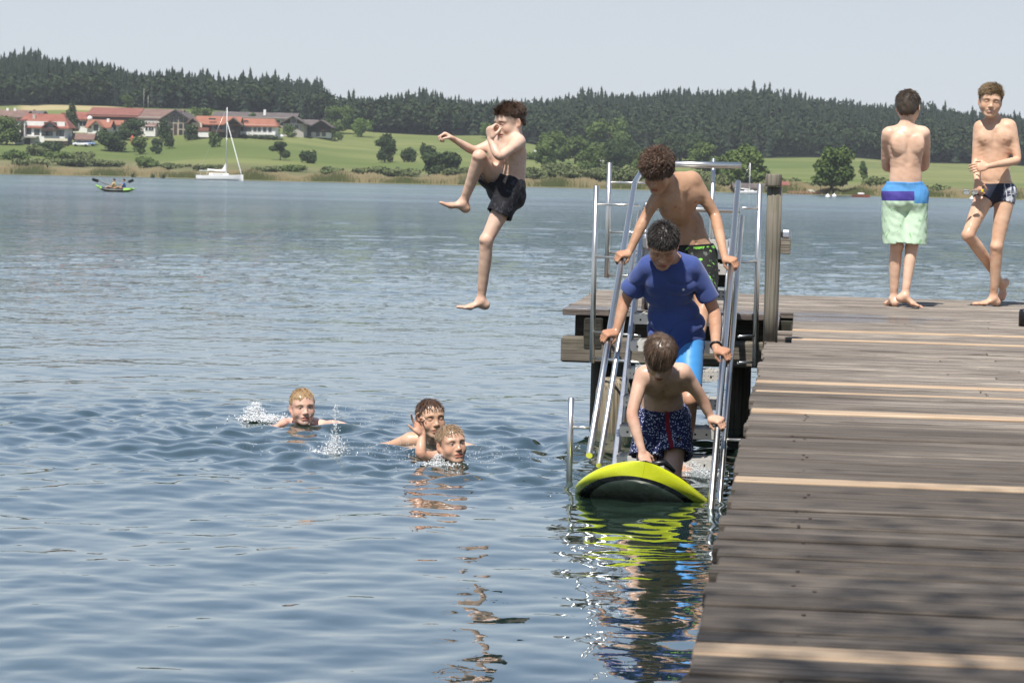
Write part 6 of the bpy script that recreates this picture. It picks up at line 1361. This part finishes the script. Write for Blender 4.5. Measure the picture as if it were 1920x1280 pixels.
def sailboat(px, py, Y, hull_px, mast_py, mast_dx, label, furled=True, flip=1, tz=1.0):
    m = Y/F; L = hull_px*m; r_ = empty("sailboat", (float(xpx(px, py, Y)), Y, 0), 0, label=label, cat="sailboat")
    V = []; n = 26; prof = 9; Hh = .105*L
    for i in range(n):
        u = i/(n-1); x = (u-.5)*L*flip; w = .155*L*(1-abs(2*u-.85)**2.6*.72)**1.0*(min(1, (1-u)*7)**.6 if u > .8 else 1) ; w = max(w, .03); sh = Hh*(.92+.25*u**2)
        for (fy, fz) in ((1, 1), (.985, .45), (.93, .0), (.6, -.15), (0, -.22), (-.6, -.15), (-.93, .0), (-.985, .45), (-1, 1)): V.append((x, w*fy, sh*fz-.03*(fz <= 0)))
    Fs = [(i*prof+k, i*prof+k+1, (i+1)*prof+k+1, (i+1)*prof+k) for i in range(n-1) for k in range(prof-1)] + [tuple(range(prof)), tuple((n-1)*prof+k for k in range(prof))[::-1]]
    q = MB(); q.add(V, Fs, .5, True); q.build("hull", M_whitep, r_)
    q = MB(); Vd = []
    for i in range(n):
        u = i/(n-1); x = (u-.5)*L*flip; w = abs(V[i*prof][1]); sh = Hh*(.92+.25*u**2)-.01; Vd += [(x, w, sh), (x, 0, sh+.05), (x, -w, sh)]
    q.add(Vd, [(i*3+k, i*3+k+1, i*3+k+4, i*3+k+3) for i in range(n-1) for k in range(2)]); q.build("deck", M_whitep, r_)
    q = MB(); q.box((-.02*L*flip, 0, Hh*1.0+.02*L), (.42*L, .16*L, .05*L), bev=.015*L); cab = q.build("cabin", M_whitep, r_)
    q = MB()
    q.box((-.03*L*flip, -.0805*L, Hh+.024*L), (.22*L, .006, .014*L)); q.build("cabin_window", M_glassd, r_)
    zt = (py-mast_py)*m; mx = mast_dx*m; q = MB(); q.lathe((mx, 0, Hh*.8), [(.085, 0), (.085, zt*.7), (.06, zt-Hh*.8)], 8); q.build("mast", M_whitep, r_)
    q = MB(); zb = Hh+.085*L; q.tube([(mx, 0, zb), (mx-.40*L*flip, 0, zb+.02*L)], .07, 8); q.build("boom", M_whitep, r_)
    if furled:
        q = MB(); q.tube([(mx, 0, zb+.10), (mx-.2*L*flip, 0, zb+.14), (mx-.40*L*flip, 0, zb+.15+.02*L)], [.20, .17, .12], 8); q.build("furled_sail", M_cream if not flip else M_whitep, r_)
        q = MB(); q.add([(mx-.12*L*flip, -.03, zb), (mx, -.03, zb), (mx, -.03, zb+.20*L), (mx-.12*L*flip, .03, zb), (mx, .03, zb), (mx, .03, zb+.20*L)], [(0, 1, 2), (3, 5, 4), (0, 2, 5, 3), (1, 4, 5, 2), (0, 3, 4, 1)]); q.build("sail_corner", M_whitep, r_)
        q = MB(); q.tube([(.46*L*flip, 0, Hh*1.15), (.45*L*flip, 0, Hh*1.6), (mx+.05, 0, zt*.80)], [.05, .10, .045], 8); q.build("furled_jib", M_whitep, r_)
        q = MB(); q.box((-.33*L*flip, 0, Hh+.095*L), (.20*L, .24*L, .012*L), bev=.005*L); 
        for a in (-.40, -.26): q.tube([(a*L*flip, -.1*L, Hh), (a*L*flip, -.1*L, Hh+.09*L)], .03, 6)
        q.build("sprayhood", M_whitep, r_)
    q = MB()
    for xe in (-.48*L*flip,): q.tube([(xe, 0, Hh), (mx, 0, zt)], .014, 5)
    q.tube([(mx, -.12*L, Hh), (mx, 0, zt*.75)], .012, 5); q.build("rigging", M_steel, r_); return r_
sailboat(412, 339, 417., 88, 203, 12, "white sailboat with bare mast moored near the reeds on the left", flip=1)
r_ = sailboat(1405, 363, shore(1405)-14, 42, 306, 0, "white sailboat moored in front of the dark boathouse", furled=False)
g = WZ(1538, 368, 0); far_pole(1538, 368, 310, W_grey, "tall thin pale mast standing in the willow on the right shore", .07, Y=shore(1538)+1)
def motorboat(px, py, wpx, cols, label):
    g = WZ(px, py, 0); L = wpx*g[1]/F; r_ = empty("motorboat", tuple(g), 0, label=label, cat="motorboat"); V = []; n = 12
    for i in range(n):
        u = i/(n-1); x = (u-.5)*L; w = .17*L*(1-u**4*.95); s_ = .13*L*(1+.35*u**2); V += [(x, -w*.7, -.1), (x, -w, s_), (x, w, s_), (x, w*.7, -.1)]
    q = MB(); q.add(V, [(i*4+k, i*4+(k+1) % 4, (i+1)*4+(k+1) % 4, (i+1)*4+k) for i in range(n-1) for k in range(4)]+[(0, 1, 2, 3), (n*4-1, n*4-2, n*4-3, n*4-4)], .5); q.build("hull", cols[0], r_)
    q = MB(); q.box((0, 0, .20*L), (.34*L, .2*L, .09*L), bev=.02*L); q.build("cover", cols[1], r_); q = MB(); q.box((.12*L, 0, .27*L), (.05*L, .18*L, .06*L), bev=.01*L); q.build("windscreen", M_glassd, r_)
motorboat(1614, 370, 34, (simple_mat("red_brown_hull", (.30, .10, .06), .4), M_whitep), "reddish motorboat moored off the far shore left of the boy in blue shorts")
def buoy(px, py, label):
    g = WZ(px, py, 0); q = MB(); q.lathe((0, 0, -.1), [(.12, 0), (.28, .12), (.32, .3), (.22, .48), (.06, .56), (.05, .66)], 12); q.build("mooring_buoy", M_whitep, None, loc=tuple(g), label=label, cat="buoy")
buoy(1552, 371.5, "round white buoy floating by the willow, left one of two"); buoy(1564, 370.5, "round white buoy floating by the willow, right one of two"); buoy(1822, 375, "round white buoy floating left of the smiling boy's hip")
# reed clumps in the shallows
for px_, py_ in ((13, 324), (133, 325), (167, 328), (250, 331), (286, 332), (305, 333)):
    g = WZ(px_, py_+1.5, 0); q = MB()
    for k in range(26): a = random.random()*6.28; rr = random.random()*.5; q.tube([(cos(a)*rr, sin(a)*rr, -.1), (cos(a)*rr*1.4, sin(a)*rr*1.4, .5+random.random()*.5)], [.05, .02], 4, caps=False)
    q.build("reed_clump", M_leafd, None, loc=tuple(g), label="small dark clump of reeds standing off the reed belt", cat="reeds", group="dark reed clumps in the shallows")
# kayak with two paddlers
def kayak():
    c = WZ(216, 359.5, 0); Y = c[1]; m = Y/F; root = empty("kayak", tuple(c), 0, label="green and black double kayak out on the lake at the left", cat="kayak")
    V = []; n = 30; L = 73*m; pr = 12
    for i in range(n):
        u = i/(n-1)*2-1; w = .40*(1-abs(u)**2.6)+.02; zc = .10+.20*abs(u)**3.0*(1.6 if u < 0 else .6); th = .15*(1-abs(u)**4*.7)
        for k in range(pr): a = 2*pi*k/pr; V.append((u*L/2, cos(a)*w, zc+sin(a)*th))
    Fs = [(i*pr+k, i*pr+(k+1) % pr, (i+1)*pr+(k+1) % pr, (i+1)*pr+k) for i in range(n-1) for k in range(pr)]+[tuple(range(pr)), tuple((n-1)*pr+k for k in range(pr))[::-1]]
    t = NT("kayak_skin"); x, y, z = t.sep(t.coord()); cc = t.mix(t.math('LESS_THAN', z, t.math('ADD', .06, t.math('MULTIPLY', t.math('ABSOLUTE', x), .05))), (.27, .50, .09), (.012, .02, .016)); mid = t.math('LESS_THAN', t.math('ABSOLUTE', t.math('ADD', x, .15)), .75); cc = t.mix(mid, cc, (.015, .022, .018))
    q = MB(); q.add(V, Fs, .5, True); q.build("hull", t.done(t.bsdf(cc, .4)), root)
    for i, (px_, shirtc, lab, pdx) in enumerate(((213.5, (.62, .50, .18), "person in a yellow top paddling in the left seat of the kayak", -1), (232, (.08, .20, .60), "person in a blue top paddling in the right seat of the kayak", 1))):
        p = W(px_, 352, Y); b = np.array([p[0], Y, .12]); e = empty("person", tuple(b), 0, label=lab, cat="person"); Fi = Field(); o = np.zeros(3)
        H = Head(A3(0, 0, .66), A3(-1, -.3, 0), A3(0, 0, 1), .95); add_head(Fi, H, A3(0, 0, .50)); Fi.ell((0, 0, .32), np.eye(3), (.13, .15, .2), .04); Fi.ell((0, 0, .08), np.eye(3), (.14, .16, .12), .04); Fi.cap((0, -.15, .44), (0, .15, .44), .055, .055, .04)
        hand = []
        for sy, dx in ((-1, -.30), (1, -.22)):
            el = A3(dx*.5, sy*.24, .25); wr = A3(dx*1.2, sy*.30, .32+.1*sy*pdx); Fi.chain([(0, sy*.17, .44), el, wr], [.045, .036, .026], .02); hand.append(wr); add_hand(Fi, wr, A3(-1, 0, 0), A3(0, 0, -1), A3(0, sy, 0), .9, sc=.9)
            Fi.chain([(0, sy*.09, .06), (-.38, sy*.12, .22), (-.72, sy*.1, .06)], [.075, .055, .04], .03)
        v, f = Fi.mesh("body", .014); me = mesh_np("body", v, f); link("body", me, simple_mat("far_skin", (.50, .32, .22), .6), e)
        Fi = Field(); Fi.ell((0, 0, .32), np.eye(3), (.15, .17, .2), .04); Fi.cap((0, -.16, .44), (0, .16, .44), .068, .068, .04); Fi.cut((0, 0, .14), (0, 0, -1)); v, f = Fi.mesh("top", .014); link("top", mesh_np("top", v, f), simple_mat("paddler_top_%d" % i if False else "paddler_top", shirtc, .8), e)
        Fi = Field(); Fi.ell((.015, 0, .70), np.eye(3), (.098, .085, .085), .02); Fi.cut((-.05, 0, .68), (-1, 0, -.8)); v, f = Fi.mesh("hair", .014); link("hair", mesh_np("hair", v, f), simple_mat("far_hair", (.03, .022, .016), .7), e)
        pr_ = empty("paddle", tuple(b+(hand[0]+hand[1])/2), 0, label="black double paddle held by the %s kayaker" % ("left" if i == 0 else "right"), cat="paddle"); dv = nrm(A3(pdx*.9, -.45, .32)); q = MB(); q.tube([-dv*.85, dv*.85], .02, 8); q.build("shaft", M_black, pr_)
        for s_ in (-1, 1):
            q = MB(); Rm = np.stack([dv, nrm(np.cross(dv, [0, 1, 0])), nrm(np.cross(dv, np.cross(dv, [0, 1, 0])))], 1); q.box(dv*s_*1.03, (.46, .20, .03), R=Rm, bev=.012); q.build("blade", M_black, pr_)
kayak()
# ------------------------------------------------------------------ summer haze
q = MB(); q.box((0, 685, 55), (3040, 1640, 118)); hz = NT("haze"); pv = hz.n('ShaderNodeVolumePrincipled'); pv.inputs['Color'].default_value = (.86, .93, 1., 1); pv.inputs['Density'].default_value = .00015; pv.inputs['Anisotropy'].default_value = 0.
hz.t.links.new(pv.outputs[0], hz.out.inputs['Volume']); o = q.build("haze", hz.m); props(o, "thin pale summer haze in the air over the lake", "haze", kind="stuff")
print("script", round(time.time()-T0, 1))
